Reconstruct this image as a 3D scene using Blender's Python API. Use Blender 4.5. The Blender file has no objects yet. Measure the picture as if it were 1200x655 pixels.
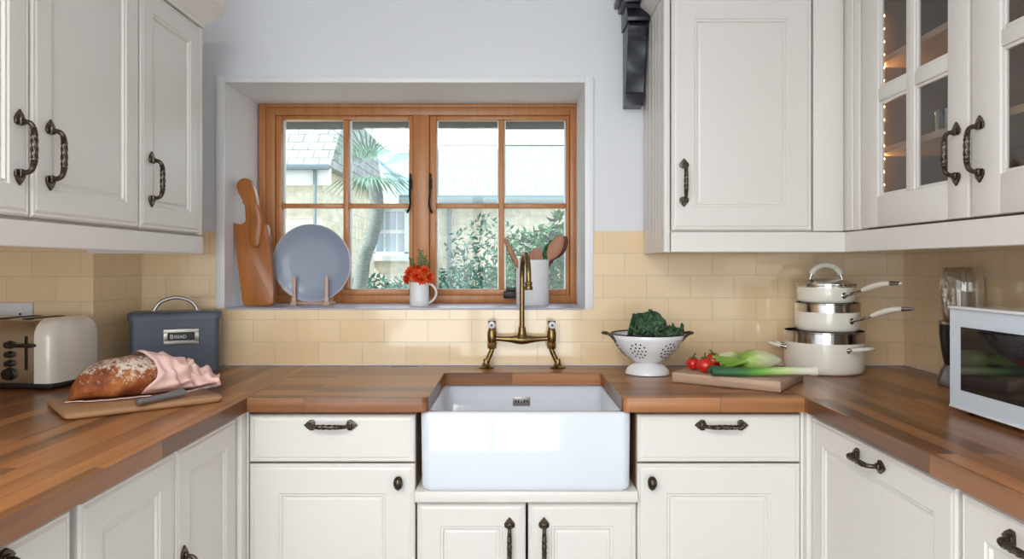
import bpy, bmesh, math, random
from mathutils import Vector, Matrix, noise
random.seed(7)
PI = math.pi
S = bpy.context.scene
C = S.collection
H = 1.259            # camera height; counter top is 0.91
F = 848.0
def R(d): return math.radians(d)
def at(px, py, D):   # photo pixel at distance D -> point in the room
    k = F / D
    return Vector(((px - 600) / k, D, H + (311 - py) / k))

# ------------------------------------------------------------------ materials
def new_mat(name):
    m = bpy.data.materials.new(name); m.use_nodes = True
    nt = m.node_tree; b = nt.nodes['Principled BSDF']
    return m, nt, b
def nd(nt, t, **kw):
    n = nt.nodes.new(t)
    for k, v in kw.items():
        if k in n.inputs: n.inputs[k].default_value = v
        else: setattr(n, k, v)
    return n
def c4(c): return (c[0], c[1], c[2], 1)
def srgb(r, g, b):
    f = lambda v: (v/255/12.92) if v <= 10 else ((v/255+.055)/1.055)**2.4
    return (f(r), f(g), f(b))
def coords(nt, scale=(1,1,1), kind='UV', loc=(0,0,0)):
    tc = nt.nodes.new('ShaderNodeTexCoord'); mp = nt.nodes.new('ShaderNodeMapping')
    mp.inputs['Scale'].default_value = scale; mp.inputs['Location'].default_value = loc
    nt.links.new(tc.outputs[kind], mp.inputs['Vector']); return mp.outputs[0]
def bump(nt, b, h, strength, dist=.001):
    n = nd(nt, 'ShaderNodeBump', Strength=strength, Distance=dist)
    nt.links.new(h, n.inputs['Height']); nt.links.new(n.outputs[0], b.inputs['Normal'])
def plain(name, col, rough=.5, metal=0, coat=0, nscale=0, nstr=0, var=0, spec=None, kind='Object', stretch=(1,1,1)):
    m, nt, b = new_mat(name)
    b.inputs['Base Color'].default_value = c4(col); b.inputs['Roughness'].default_value = rough
    b.inputs['Metallic'].default_value = metal; b.inputs['Coat Weight'].default_value = coat
    if spec is not None: b.inputs['Specular IOR Level'].default_value = spec
    if nscale:
        v = coords(nt, stretch, kind)
        n = nd(nt, 'ShaderNodeTexNoise', Scale=nscale, Detail=4.0); nt.links.new(v, n.inputs['Vector'])
        if nstr: bump(nt, b, n.outputs['Fac'], nstr)
        if var:
            r = nt.nodes.new('ShaderNodeValToRGB')
            r.color_ramp.elements[0].position = .3; r.color_ramp.elements[1].position = .7
            r.color_ramp.elements[0].color = c4([x*(1-var) for x in col]); r.color_ramp.elements[1].color = c4([min(1, x*(1+var)) for x in col])
            nt.links.new(n.outputs['Fac'], r.inputs['Fac']); nt.links.new(r.outputs[0], b.inputs['Base Color'])
    return m
def wood(name, c1, c2, stave=(.5,.042), grain=(2.5,60), gl=.35, rough=.38, seam=.0006, bumps=.25, seamcol=None):
    """timber; UV u runs along the grain. stave=None: one board"""
    m, nt, b = new_mat(name); L = nt.links.new
    uv = coords(nt)
    gm = coords(nt, (grain[0], grain[1], 1))
    base = None
    if stave:
        br = nd(nt, 'ShaderNodeTexBrick', Scale=1.0); br.offset = .37; br.offset_frequency = 2; br.squash = 1
        br.inputs['Brick Width'].default_value = stave[0]; br.inputs['Row Height'].default_value = stave[1]
        br.inputs['Mortar Size'].default_value = seam; br.inputs['Mortar Smooth'].default_value = .3
        br.inputs['Color1'].default_value = (0,0,0,1); br.inputs['Color2'].default_value = (1,1,1,1); br.inputs['Mortar'].default_value = (.45,.45,.45,1)
        br.inputs['Bias'].default_value = 0
        L(uv, br.inputs['Vector'])
        add = nd(nt, 'ShaderNodeVectorMath'); add.operation = 'ADD'
        mul = nd(nt, 'ShaderNodeVectorMath'); mul.operation = 'MULTIPLY'; mul.inputs[1].default_value = (37, 91, 53)
        L(br.outputs['Color'], mul.inputs[0]); L(gm, add.inputs[0]); L(mul.outputs[0], add.inputs[1]); gv = add.outputs[0]
    else: gv = gm
    n = nd(nt, 'ShaderNodeTexNoise', Scale=1.0, Detail=6.0, Roughness=.6, Distortion=.4); L(gv, n.inputs['Vector'])
    n2 = nd(nt, 'ShaderNodeTexNoise', Scale=.25, Detail=2.0); L(gv, n2.inputs['Vector'])
    mx = nd(nt, 'ShaderNodeMath'); mx.operation = 'MULTIPLY_ADD'; mx.inputs[1].default_value = gl*1.6; mx.inputs[2].default_value = .5-gl*.8
    L(n.outputs['Fac'], mx.inputs[0])
    mx2 = nd(nt, 'ShaderNodeMath'); mx2.operation = 'MULTIPLY_ADD'; mx2.inputs[1].default_value = .7; L(n2.outputs['Fac'], mx2.inputs[0])
    sub = nd(nt, 'ShaderNodeMath'); sub.operation = 'SUBTRACT'; L(mx.outputs[0], sub.inputs[0]); sub.inputs[1].default_value = .35
    L(sub.outputs[0], mx2.inputs[2]); fac = mx2.outputs[0]
    if stave:
        m3 = nd(nt, 'ShaderNodeMath'); m3.operation = 'MULTIPLY_ADD'; m3.inputs[1].default_value = .55; L(br.outputs['Color'], m3.inputs[0])
        s3 = nd(nt, 'ShaderNodeMath'); s3.operation = 'SUBTRACT'; L(fac, s3.inputs[0]); s3.inputs[1].default_value = .27; L(s3.outputs[0], m3.inputs[2]); fac = m3.outputs[0]
    r = nt.nodes.new('ShaderNodeValToRGB'); r.color_ramp.elements[0].position = .1; r.color_ramp.elements[1].position = .9
    r.color_ramp.elements[0].color = c4(c1); r.color_ramp.elements[1].color = c4(c2)
    L(fac, r.inputs['Fac']); out = r.outputs[0]
    if stave:
        mm = nd(nt, 'ShaderNodeMix'); mm.data_type = 'RGBA'; L(br.outputs['Fac'], mm.inputs['Factor']); L(out, mm.inputs['A'])
        mm.inputs['B'].default_value = c4(seamcol or [x*.45 for x in c1]); out = mm.outputs['Result']
    L(out, b.inputs['Base Color'])
    b.inputs['Roughness'].default_value = rough
    bump(nt, b, n.outputs['Fac'], bumps, .0005)
    return m
def brick_mat(name, c1, c2, mortar, bw, rh, ms, rough=.15, bumpd=.001, off=(0,0), var=.0, bstr=.6, nbump=0, coat=0, sq=1):
    m, nt, b = new_mat(name); L = nt.links.new
    uv = coords(nt, (1,1,1), 'UV', (off[0], off[1], 0))
    br = nd(nt, 'ShaderNodeTexBrick', Scale=1.0); br.offset = .5; br.squash = sq
    for k, v in (('Brick Width', bw), ('Row Height', rh), ('Mortar Size', ms), ('Mortar Smooth', .35), ('Bias', 0)): br.inputs[k].default_value = v
    br.inputs['Color1'].default_value = c4(c1); br.inputs['Color2'].default_value = c4(c2); br.inputs['Mortar'].default_value = c4(mortar)
    L(uv, br.inputs['Vector']); out = br.outputs['Color']
    hgt = nd(nt, 'ShaderNodeMath'); hgt.operation = 'SUBTRACT'; hgt.inputs[0].default_value = 1; L(br.outputs['Fac'], hgt.inputs[1]); h = hgt.outputs[0]
    if var or nbump:
        n = nd(nt, 'ShaderNodeTexNoise', Scale=9.0 if rh > .1 else 14.0, Detail=5.0, Roughness=.65); L(uv, n.inputs['Vector'])
        if var:
            mm = nd(nt, 'ShaderNodeMix'); mm.data_type = 'RGBA'; mm.blend_type = 'MULTIPLY'; mm.inputs['Factor'].default_value = var
            rr = nt.nodes.new('ShaderNodeValToRGB'); rr.color_ramp.elements[0].position = .32; rr.color_ramp.elements[1].position = .62
            rr.color_ramp.elements[0].color = (.25,.24,.22,1); rr.color_ramp.elements[1].color = (1,1,1,1)
            L(n.outputs['Fac'], rr.inputs['Fac']); L(out, mm.inputs['A']); L(rr.outputs[0], mm.inputs['B']); out = mm.outputs['Result']
        if nbump:
            a = nd(nt, 'ShaderNodeMath'); a.operation = 'MULTIPLY_ADD'; a.inputs[1].default_value = nbump; L(n.outputs['Fac'], a.inputs[0]); L(h, a.inputs[2]); h = a.outputs[0]
    L(out, b.inputs['Base Color']); b.inputs['Roughness'].default_value = rough; b.inputs['Coat Weight'].default_value = coat
    bump(nt, b, h, bstr, bumpd)
    return m
def glassy(name, tint=(1,1,1), f=.08, edge=.6, rough=.0):
    m, nt, b = new_mat(name); L = nt.links.new
    t = nd(nt, 'ShaderNodeBsdfTransparent', Color=c4(tint)); g = nd(nt, 'ShaderNodeBsdfGlossy', Roughness=rough, Color=(1,1,1,1))
    lw = nd(nt, 'ShaderNodeLayerWeight', Blend=.35); mr = nd(nt, 'ShaderNodeMapRange'); mr.inputs['To Min'].default_value = f; mr.inputs['To Max'].default_value = edge
    L(lw.outputs['Facing'], mr.inputs['Value']); mix = nd(nt, 'ShaderNodeMixShader'); L(mr.outputs[0], mix.inputs[0]); L(t.outputs[0], mix.inputs[1]); L(g.outputs[0], mix.inputs[2])
    L(mix.outputs[0], nt.nodes['Material Output'].inputs['Surface']); return m
def emit(name, col, s):
    m, nt, b = new_mat(name); b.inputs['Base Color'].default_value = c4(col)
    b.inputs['Emission Color'].default_value = c4(col); b.inputs['Emission Strength'].default_value = s; return m
def ramp_noise(name, stops, scale, rough=.6, stretch=(1,1,1), bstr=.3, kind='Object', detail=6, dist=0, bd=.002):
    m, nt, b = new_mat(name); L = nt.links.new
    v = coords(nt, stretch, kind); n = nd(nt, 'ShaderNodeTexNoise', Scale=scale, Detail=float(detail), Roughness=.65, Distortion=dist); L(v, n.inputs['Vector'])
    r = nt.nodes.new('ShaderNodeValToRGB'); e = r.color_ramp.elements
    while len(e) < len(stops): e.new(.5)
    for i, (p, c) in enumerate(stops): e[i].position = p; e[i].color = c4(c)
    L(n.outputs['Fac'], r.inputs['Fac']); L(r.outputs[0], b.inputs['Base Color']); b.inputs['Roughness'].default_value = rough
    bump(nt, b, n.outputs['Fac'], bstr, bd); return m

M = {}
M['wall'] = plain('wall_paint', srgb(232,233,238), .75, nscale=60, nstr=.05)
M['ceiling'] = plain('ceiling_paint', srgb(238,238,238), .85, nscale=40, nstr=.05)
M['cream'] = plain('painted_door', srgb(231,226,221), .33, nscale=30, nstr=.10, stretch=(8,8,.45))
M['cream_trim'] = plain('painted_trim', srgb(233,228,223), .38, nscale=30, nstr=.05, stretch=(3,3,3))
M['whitetrim'] = plain('white_gloss_trim', srgb(240,240,242), .35, nscale=30, nstr=.02)
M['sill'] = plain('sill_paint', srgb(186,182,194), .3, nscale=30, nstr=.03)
M['tile'] = brick_mat('cream_tile', srgb(245,218,178), srgb(241,211,168), srgb(224,204,174), .1525, .0775, .0016, .1, .0012, off=(-.012,.0), bstr=.55, nbump=.0, coat=.3)
WC1, WC2 = srgb(90,54,31), srgb(186,124,74)
M['counter'] = wood('oiled_staves', WC1, WC2, (.55,.043), (3,75), .34, .3)
M['board_dark'] = wood('olive_board', srgb(140,78,34), srgb(196,124,62), None, (4,26), .55, .3, bumps=.15)
M['board_mid'] = wood('bread_board', srgb(150,108,72), srgb(196,156,116), None, (5,90), .5, .5)
M['board_pale'] = wood('rough_board', srgb(160,128,104), srgb(212,184,160), None, (5,110), .6, .65, bumps=.6)
M['pine'] = wood('window_pine', srgb(172,106,56), srgb(214,150,96), None, (2,70), .35, .32, bumps=.1)
M['spoonwood'] = wood('spoon_wood', srgb(150,98,72), srgb(196,140,108), None, (6,80), .5, .5)
M['spoondark'] = wood('dark_spoon_wood', srgb(70,32,28), srgb(100,48,40), None, (6,80), .5, .45)
M['rackwood'] = wood('rack_wood', srgb(196,158,138), srgb(226,194,176), None, (6,80), .4, .5)
M['carcass'] = wood('carcass_oak', srgb(128,92,66), srgb(160,120,88), None, (2,60), .4, .5)
M['inside'] = wood('cabinet_inside', srgb(92,74,64), srgb(124,102,90), None, (40,3), .35, .5)
M['shelf'] = wood('shelf_wood', srgb(196,160,128), srgb(220,186,152), None, (2,60), .35, .45)
M['ceramic'] = plain('white_ceramic', srgb(226,231,240), .07, coat=.4)
M['stoneware'] = plain('white_stoneware', srgb(232,232,234), .3, nscale=40, nstr=.06, var=.03)
M['bronze'] = plain('antique_bronze', srgb(84,74,68), .30, .9, nscale=120, nstr=.2, var=.3)
M['bronze'] = ramp_noise('worn_bronze', [(.42, srgb(74,65,60)), (.62, srgb(98,86,74)), (.76, srgb(132,114,88))], 90, .3, bstr=.15, bd=.0005)
M['bronze'].node_tree.nodes['Principled BSDF'].inputs['Metallic'].default_value = .9
M['iron'] = plain('dark_iron', srgb(50,46,48), .4, .8)
M['brass'] = plain('aged_brass', srgb(138,114,74), .27, 1.0, nscale=60, nstr=.04, var=.12)
M['steel'] = plain('brushed_steel', srgb(176,170,164), .36, 1.0, nscale=60, nstr=.03, stretch=(1,1,20))
M['knife_steel'] = plain('satin_steel', srgb(158,160,164), .38, .9)
M['chrome'] = plain('chrome', srgb(205,203,202), .1, 1.0)
M['enamel'] = plain('cream_enamel', srgb(247,241,228), .16, coat=.5)
M['white_enamel'] = plain('white_enamel', srgb(240,241,244), .14, coat=.5)
M['blackplastic'] = plain('black_plastic', srgb(28,26,26), .35)
M['blackwood'] = plain('black_painted_wood', srgb(34,35,44), .3, nscale=40, nstr=.05)
M['bin'] = plain('slate_blue_enamel', srgb(84,92,106), .42)
M['white_plastic'] = plain('white_plastic', srgb(226,224,230), .35)
M['mw_white'] = plain('microwave_white', srgb(216,228,240), .22)
M['mw_glass'] = plain('microwave_glass', srgb(34,32,34), .05, coat=.3)
M['toaster_steel'] = plain('warm_steel', srgb(186,176,164), .26, 1.0, nscale=60, nstr=.03)
M['grey_plate'] = plain('grey_glaze', srgb(150,160,180), .3, coat=.15)
M['plate_rim'] = plain('pale_clay', srgb(226,220,218), .5)
M['pane'] = glassy('window_glass', (.97,1,.99), .014, .4)
M['cab_glass'] = glassy('cabinet_glass', (.82,.82,.82), .03, .12)
M['cup'] = glassy('clear_plastic', (.93,.93,.92), .05, .85)
M['blueglass'] = glassy('blue_glass', srgb(170,205,225), .15, .5)
M['darkhole'] = plain('hole_dark', srgb(18,18,20), .7)
M['cloth'] = plain('pink_linen', srgb(240,202,194), .85, nscale=400, nstr=.4, var=.03)
M['leafgreen'] = plain('sprig_green', srgb(60,96,36), .5, nscale=50, var=.25)
M['petal'] = ramp_noise('orange_red_petal', [(.35, srgb(214,44,10)), (.7, srgb(255,110,40))], 60, .5)
M['pistil'] = plain('yellow_centre', srgb(210,120,30), .7)
M['tomato'] = plain('tomato_skin', srgb(206,26,18), .14, coat=.4, nscale=12, var=.12)
M['calyx'] = plain('tomato_calyx', srgb(70,92,38), .6)
M['led'] = emit('fairy_light', (1,.62,.25), 60)
M['diff'] = emit('lamp_diffuser', (1,.97,.93), 3)
# bread crust with flour
def bread_mat():
    m, nt, b = new_mat('bread_crust'); L = nt.links.new
    v = coords(nt, (1,1,1), 'Object')
    n = nd(nt, 'ShaderNodeTexNoise', Scale=16.0, Detail=5.0, Roughness=.7); L(v, n.inputs['Vector'])
    r = nt.nodes.new('ShaderNodeValToRGB'); e = r.color_ramp.elements; e.new(.5)
    for i, (p, c) in enumerate([(.3, srgb(84,38,18)), (.5, srgb(150,78,34)), (.72, srgb(206,134,66))]): e[i].position = p; e[i].color = c4(c)
    L(n.outputs['Fac'], r.inputs['Fac'])
    n2 = nd(nt, 'ShaderNodeTexNoise', Scale=75.0, Detail=6.0, Roughness=.8); L(v, n2.inputs['Vector'])
    n3 = nd(nt, 'ShaderNodeTexNoise', Scale=14.0, Detail=2.0); L(v, n3.inputs['Vector'])
    sx = nd(nt, 'ShaderNodeSeparateXYZ'); L(v, sx.inputs[0])
    zz = nd(nt, 'ShaderNodeMapRange'); zz.inputs['From Min'].default_value = .035; zz.inputs['From Max'].default_value = .085; zz.inputs['To Min'].default_value = -.16; zz.inputs['To Max'].default_value = .08
    L(sx.outputs['Z'], zz.inputs['Value'])
    a = nd(nt, 'ShaderNodeMath'); a.operation = 'ADD'; L(n2.outputs['Fac'], a.inputs[0]); L(zz.outputs[0], a.inputs[1])
    a2 = nd(nt, 'ShaderNodeMath'); a2.operation = 'MULTIPLY_ADD'; a2.inputs[1].default_value = .35; L(n3.outputs['Fac'], a2.inputs[0]); L(a.outputs[0], a2.inputs[2])
    mr = nd(nt, 'ShaderNodeMapRange'); mr.inputs['From Min'].default_value = .66; mr.inputs['From Max'].default_value = .76; L(a2.outputs[0], mr.inputs['Value'])
    mm = nd(nt, 'ShaderNodeMix'); mm.data_type = 'RGBA'; L(mr.outputs[0], mm.inputs['Factor']); L(r.outputs[0], mm.inputs['A']); mm.inputs['B'].default_value = c4(srgb(232,216,200))
    L(mm.outputs['Result'], b.inputs['Base Color']); b.inputs['Roughness'].default_value = .6
    bump(nt, b, n2.outputs['Fac'], .6, .004); return m
M['bread'] = bread_mat()
def along_mat(name, stops, rough=.4, streak=120, sv=.25):
    """colour changes along the U of the mesh, with fine streaks across"""
    m, nt, b = new_mat(name); L = nt.links.new
    tc = nt.nodes.new('ShaderNodeTexCoord'); sx = nd(nt, 'ShaderNodeSeparateXYZ'); L(tc.outputs['UV'], sx.inputs[0])
    mp = coords(nt, (3, streak, 1)); n = nd(nt, 'ShaderNodeTexNoise', Scale=1.0, Detail=3.0); L(mp, n.inputs['Vector'])
    r = nt.nodes.new('ShaderNodeValToRGB'); e = r.color_ramp.elements
    while len(e) < len(stops): e.new(.5)
    for i, (p, c) in enumerate(stops): e[i].position = p; e[i].color = c4(c)
    a = nd(nt, 'ShaderNodeMath'); a.operation = 'MULTIPLY_ADD'; a.inputs[1].default_value = sv; L(n.outputs['Fac'], a.inputs[0])
    s = nd(nt, 'ShaderNodeMath'); s.operation = 'SUBTRACT'; L(sx.outputs['X'], s.inputs[0]); s.inputs[1].default_value = sv/2; L(s.outputs[0], a.inputs[2])
    L(a.outputs[0], r.inputs['Fac']); L(r.outputs[0], b.inputs['Base Color']); b.inputs['Roughness'].default_value = rough
    bump(nt, b, n.outputs['Fac'], .3, .001); return m
M['leek'] = along_mat('leek_skin', [(0, srgb(40,88,56)), (.3, srgb(58,112,60)), (.48, srgb(120,176,70)), (.66, srgb(196,220,140)), (.9, srgb(234,232,214)), (1, srgb(240,226,214))])
M['fennel'] = along_mat('fennel_skin', [(0, srgb(110,160,50)), (.25, srgb(170,196,100)), (.45, srgb(216,222,170)), (1, srgb(238,236,214))], .35, 14, .5)
# cabbage
def cab_mat():
    m, nt, b = new_mat('savoy_leaf'); L = nt.links.new
    v = coords(nt, (1,1,1), 'UV')
    w = nd(nt, 'ShaderNodeTexVoronoi', Scale=9.0); w.feature = 'DISTANCE_TO_EDGE'; L(v, w.inputs['Vector'])
    r = nt.nodes.new('ShaderNodeValToRGB'); e = r.color_ramp.elements
    e[0].position = .0; e[0].color = c4(srgb(112,146,104)); e[1].position = .09; e[1].color = c4(srgb(40,78,50)); L(w.outputs['Distance'], r.inputs['Fac'])
    n = nd(nt, 'ShaderNodeTexNoise', Scale=4.0, Detail=4.0); L(v, n.inputs['Vector'])
    mm = nd(nt, 'ShaderNodeMix'); mm.data_type = 'RGBA'; mm.blend_type = 'MULTIPLY'; mm.inputs['Factor'].default_value = .5; L(r.outputs[0], mm.inputs['A']); L(n.outputs['Fac'], mm.inputs['B'])
    L(mm.outputs['Result'], b.inputs['Base Color']); b.inputs['Roughness'].default_value = .5; bump(nt, b, w.outputs['Distance'], .9, .006); return m
M['savoy'] = cab_mat()
# exterior
M['stone'] = brick_mat('stone_wall', srgb(238,230,212), srgb(222,212,190), srgb(226,220,206), .36, .16, .014, .9, .02, var=.35, nbump=.6)
M['slate'] = brick_mat('slate_roof', srgb(168,172,176), srgb(196,198,200), srgb(110,116,118), .17, .11, .006, .7, .02, var=.6, nbump=.4)
M['slate_pale'] = brick_mat('pale_slate_roof', srgb(140,166,176), srgb(150,174,182), srgb(120,144,154), .4, .3, .006, .7, .02, var=.08)
M['render'] = plain('white_render', srgb(236,238,238), .85, nscale=5, var=.04)
M['gutter'] = plain('gutter_grey', srgb(120,134,140), .5)
M['fasciadark'] = plain('dark_slate_hood', srgb(62,68,76), .7, nscale=30, var=.2)
M['extwin'] = plain('far_window_glass', srgb(190,205,220), .1)
M['bark'] = ramp_noise('palm_bark', [(.3, srgb(92,98,94)), (.7, srgb(132,140,136))], 20, .9, (1,1,6))
M['palm'] = plain('palm_leaf', srgb(110,150,126), .7, nscale=3, var=.3)
M['ivy'] = plain('shrub_leaf', srgb(52,92,60), .8, spec=.1, nscale=5, var=.4)
M['ivy2'] = plain('pale_shrub_leaf', srgb(60,96,84), .8, spec=.1, nscale=5, var=.35)
M['twig'] = plain('twig', srgb(92,80,62), .8)
M['ground'] = ramp_noise('garden_ground', [(.3, srgb(140,134,116)), (.7, srgb(176,170,150))], 3, .95)
M['floor'] = brick_mat('slate_floor', srgb(150,146,140), srgb(138,134,128), srgb(110,106,100), .6, .4, .005, .5, .002)

# ------------------------------------------------------------------ mesh tools
def uvbox(bm, grain='X', off=(0,0)):
    uvl = bm.loops.layers.uv.verify(); g = 'XYZ'.index(grain)
    for f in bm.faces:
        n = f.normal; a = max(range(3), key=lambda i: abs(n[i]))
        if a == g: ax = [i for i in range(3) if i != g]; u, v = ax
        else: u = g; v = [i for i in range(3) if i not in (g, a)][0]
        for l in f.loops: l[uvl].uv = (l.vert.co[u]+off[0], l.vert.co[v]+off[1])
def finish(bm, name, mat, parent=None, loc=(0,0,0), rot=(0,0,0), smooth=True, grain='X', keepuv=False, angle=38, uvoff=(0,0)):
    bm.normal_update()
    bmesh.ops.recalc_face_normals(bm, faces=bm.faces) if not keepuv else None
    bm.normal_update()
    if not keepuv: uvbox(bm, grain, uvoff)
    if smooth:
        for f in bm.faces: f.smooth = True
        for e in bm.edges:
            if len(e.link_faces) == 2 and e.calc_face_angle(0) > R(angle): e.smooth = False
    me = bpy.data.meshes.new(name); bm.to_mesh(me); bm.free()
    o = bpy.data.objects.new(name, me); C.objects.link(o); me.materials.append(mat if not isinstance(mat, str) else M[mat])
    o.location = loc; o.rotation_euler = rot
    if parent: o.parent = parent
    return o
def tag(o, label=None, cat=None, group=None, kind=None):
    if label: o['label'] = label
    if cat: o['category'] = cat
    if group: o['group'] = group
    if kind: o['kind'] = kind
    return o
def thing(name, label, cat, loc=(0,0,0), rz=0, group=None):
    o = bpy.data.objects.new(name, None); C.objects.link(o); o.location = loc; o.rotation_euler = (0,0,rz); o.empty_display_size = .05
    return tag(o, label, cat, group)
def box(bm, x0, x1, y0, y1, z0, z1, bev=0, seg=2, mtx=None):
    v = [bm.verts.new((x, y, z)) for x in (x0, x1) for y in (y0, y1) for z in (z0, z1)]
    fs = [bm.faces.new([v[i] for i in q]) for q in ((0,1,3,2),(4,6,7,5),(0,4,5,1),(2,3,7,6),(0,2,6,4),(1,5,7,3))]
    res = v
    if bev:
        es = set(e for f in fs for e in f.edges)
        r = bmesh.ops.bevel(bm, geom=list(es), offset=bev, segments=seg, affect='EDGES', profile=.5)
        res = list(set(vv for f in r['faces'] for vv in f.verts) | set(x for x in v if x.is_valid))
    if mtx: bmesh.ops.transform(bm, matrix=mtx, verts=[x for x in res if x.is_valid])
    return res
def BM(): return bmesh.new()
def lathe(bm, prof, n=32, mtx=None, close_bottom=False, close_top=False):
    rings = []; vs = []
    for r, z in prof:
        if r < 1e-6:
            v = bm.verts.new((0, 0, z)); rings.append([v]*n); vs.append(v)
        else:
            ring = [bm.verts.new((r*math.cos(2*PI*i/n), r*math.sin(2*PI*i/n), z)) for i in range(n)]; rings.append(ring); vs += ring
    for a, b in zip(rings[:-1], rings[1:]):
        for i in range(n):
            q = [a[i], a[(i+1) % n], b[(i+1) % n], b[i]]; u = []
            for x in q:
                if x not in u: u.append(x)
            if len(u) > 2: bm.faces.new(u)
    if close_bottom: bm.faces.new(rings[0][::-1])
    if close_top: bm.faces.new(rings[-1])
    if mtx: bmesh.ops.transform(bm, matrix=mtx, verts=vs)
    return vs
def loft(bm, rings, cap0=True, cap1=True, closed=True, uv=False):
    R_ = [[bm.verts.new(p) for p in r] for r in rings]; n = len(R_[0]); uvl = bm.loops.layers.uv.verify() if uv else None
    for j, (a, b) in enumerate(zip(R_[:-1], R_[1:])):
        for i in range(n if closed else n-1):
            k = (i+1) % n
            f = bm.faces.new((a[i], a[k], b[k], b[i]))
            if uv:
                for l, (uu, vv) in zip(f.loops, ((j, i), (j, i+1), (j+1, i+1), (j+1, i))): l[uvl].uv = (uu/(len(R_)-1), vv/n)
    if cap0: f = bm.faces.new(R_[0][::-1]); 
    if cap1: f = bm.faces.new(R_[-1])
    return R_
def catmull(pts, n=8):
    pts = [Vector(p) for p in pts]; out = []
    P = [pts[0]*2-pts[1]] + pts + [pts[-1]*2-pts[-2]]
    for i in range(1, len(P)-2):
        for j in range(n):
            t = j/n; a, b, c, d = P[i-1], P[i], P[i+1], P[i+2]
            out.append(.5*((2*b)+(c-a)*t+(2*a-5*b+4*c-d)*t*t+(3*b-a-3*c+d)*t**3))
    out.append(pts[-1]); return out
def tube(bm, path, rad, n=12, cap=True, twist=None, flat=1.0, uv=False):
    path = [Vector(p) for p in path]; rings = []; up = None; m = len(path)
    for i, p in enumerate(path):
        t = (path[min(i+1, m-1)]-path[max(i-1, 0)]).normalized()
        if up is None:
            up = Vector((0,0,1)) if abs(t.z) < .9 else Vector((0,1,0))
        s = t.cross(up).normalized(); up = s.cross(t).normalized()
        r = rad(i/(m-1)) if callable(rad) else rad
        ring = []
        for j in range(n):
            a = 2*PI*j/n; rr = r
            if twist: rr = r*twist(i/(m-1), a)
            ring.append(p + s*math.cos(a)*rr*flat + up*math.sin(a)*rr)
        rings.append(ring)
    return loft(bm, rings, cap, cap, uv=uv)
def prism(bm, pts, z0, z1, axis='Z', bev=0, seg=2):
    """extrude 2-D outline; axis Z: pts=(x,y); axis X: pts=(y,z); axis Y: pts=(x,z)"""
    def V(p, h): return {'Z': (p[0], p[1], h), 'X': (h, p[0], p[1]), 'Y': (p[0], h, p[1])}[axis]
    a = [bm.verts.new(V(p, z0)) for p in pts]; b = [bm.verts.new(V(p, z1)) for p in pts]
    fa = bm.faces.new(a[::-1]); fb = bm.faces.new(b); n = len(pts)
    for i in range(n): bm.faces.new((a[i], a[(i+1) % n], b[(i+1) % n], b[i]))
    if bev:
        es = list(set(fa.edges) | set(fb.edges))
        bmesh.ops.bevel(bm, geom=es, offset=bev, segments=seg, affect='EDGES', profile=.5)
def rrect(x0, x1, y0, y1, r, z, n=6):
    out = []
    for cx, cy, a0 in ((x1-r, y1-r, 0), (x0+r, y1-r, 90), (x0+r, y0+r, 180), (x1-r, y0+r, 270)):
        for i in range(n+1):
            a = R(a0+90*i/n); out.append((cx+r*math.cos(a), cy+r*math.sin(a), z))
    return out
def rings_rect(bm, w, h, prof, x0=0, z0=0):
    """concentric rectangles in the XZ plane, prof=(inset, y)"""
    prev = None
    for ins, y in prof:
        ring = [bm.verts.new(p) for p in ((x0+ins, y, z0+ins), (x0+w-ins, y, z0+ins), (x0+w-ins, y, z0+h-ins), (x0+ins, y, z0+h-ins))]
        if prev:
            for i in range(4): bm.faces.new((prev[i], prev[(i+1) % 4], ring[(i+1) % 4], ring[i]))
        else: bm.faces.new(ring[::-1])
        prev = ring
    bm.faces.new(prev)
def sweep(bm, path, prof):
    """mitred sweep; path 2-D points (open), prof=(outset to the right of travel, z) closed outline"""
    P = [Vector(p) for p in path]; rings = []
    for i, p in enumerate(P):
        d0 = (P[i]-P[i-1]).normalized() if i else (P[1]-P[0]).normalized()
        d1 = (P[i+1]-P[i]).normalized() if i < len(P)-1 else d0
        n0 = Vector((d0.y, -d0.x)); n1 = Vector((d1.y, -d1.x)); m = (n0+n1).normalized(); m = m/max(.2, m.dot(n0))
        rings.append([(p.x+m.x*o, p.y+m.y*o, z) for o, z in prof])
    loft(bm, rings)

# ------------------------------------------------------------------ hardware
def handle_bm(L=.135):
    bm = BM(); h = L/2
    for s in (-1, 1):   # spade-shaped end plates pointing outwards
        pts = [(0,.021), (.008,.012), (.0145,.003), (.0135,-.006), (.007,-.0095), (0,-.006), (-.007,-.0095), (-.0135,-.006), (-.0145,.003), (-.008,.012)]
        pts = [(x, s*(z)+s*(h-.016)) for x, z in pts]
        if s < 0: pts = pts[::-1]
        prism(bm, pts, -.0055, 0, 'Y', .0016)
        box(bm, -.007, .007, -.011, -.004, s*(h-.018)-.008, s*(h-.018)+.008, .003)
    path = catmull([(0,-.004,-(h-.019)), (0,-.017,-(h-.0195)), (0,-.0255,-(h-.0245)), (0,-.029,-(h-.034)), (0,-.0305,-.02), (0,-.0305,.02), (0,-.029,h-.034), (0,-.0255,h-.0245), (0,-.017,h-.0195), (0,-.004,h-.019)], 12)
    def tw(t, a):
        k = max(0, min(1, (.5-abs(t-.5)-.22)*12)); return 1+.15*k*math.cos(4*a-t*150)
    tube(bm, path, lambda t: .0050+.0012*math.exp(-((t-.5)/.16)**2), 18, True, tw)
    return bm
_hm = {}
def add_handle(parent, loc, L=.135, horizontal=False):
    if L not in _hm:
        o = finish(handle_bm(L), 'handle', 'bronze', parent, loc); _hm[L] = o.data
    else:
        o = bpy.data.objects.new('handle', _hm[L]); C.objects.link(o); o.parent = parent; o.location = loc
    if horizontal: o.rotation_euler = (0, PI/2, 0)
    return o
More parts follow.
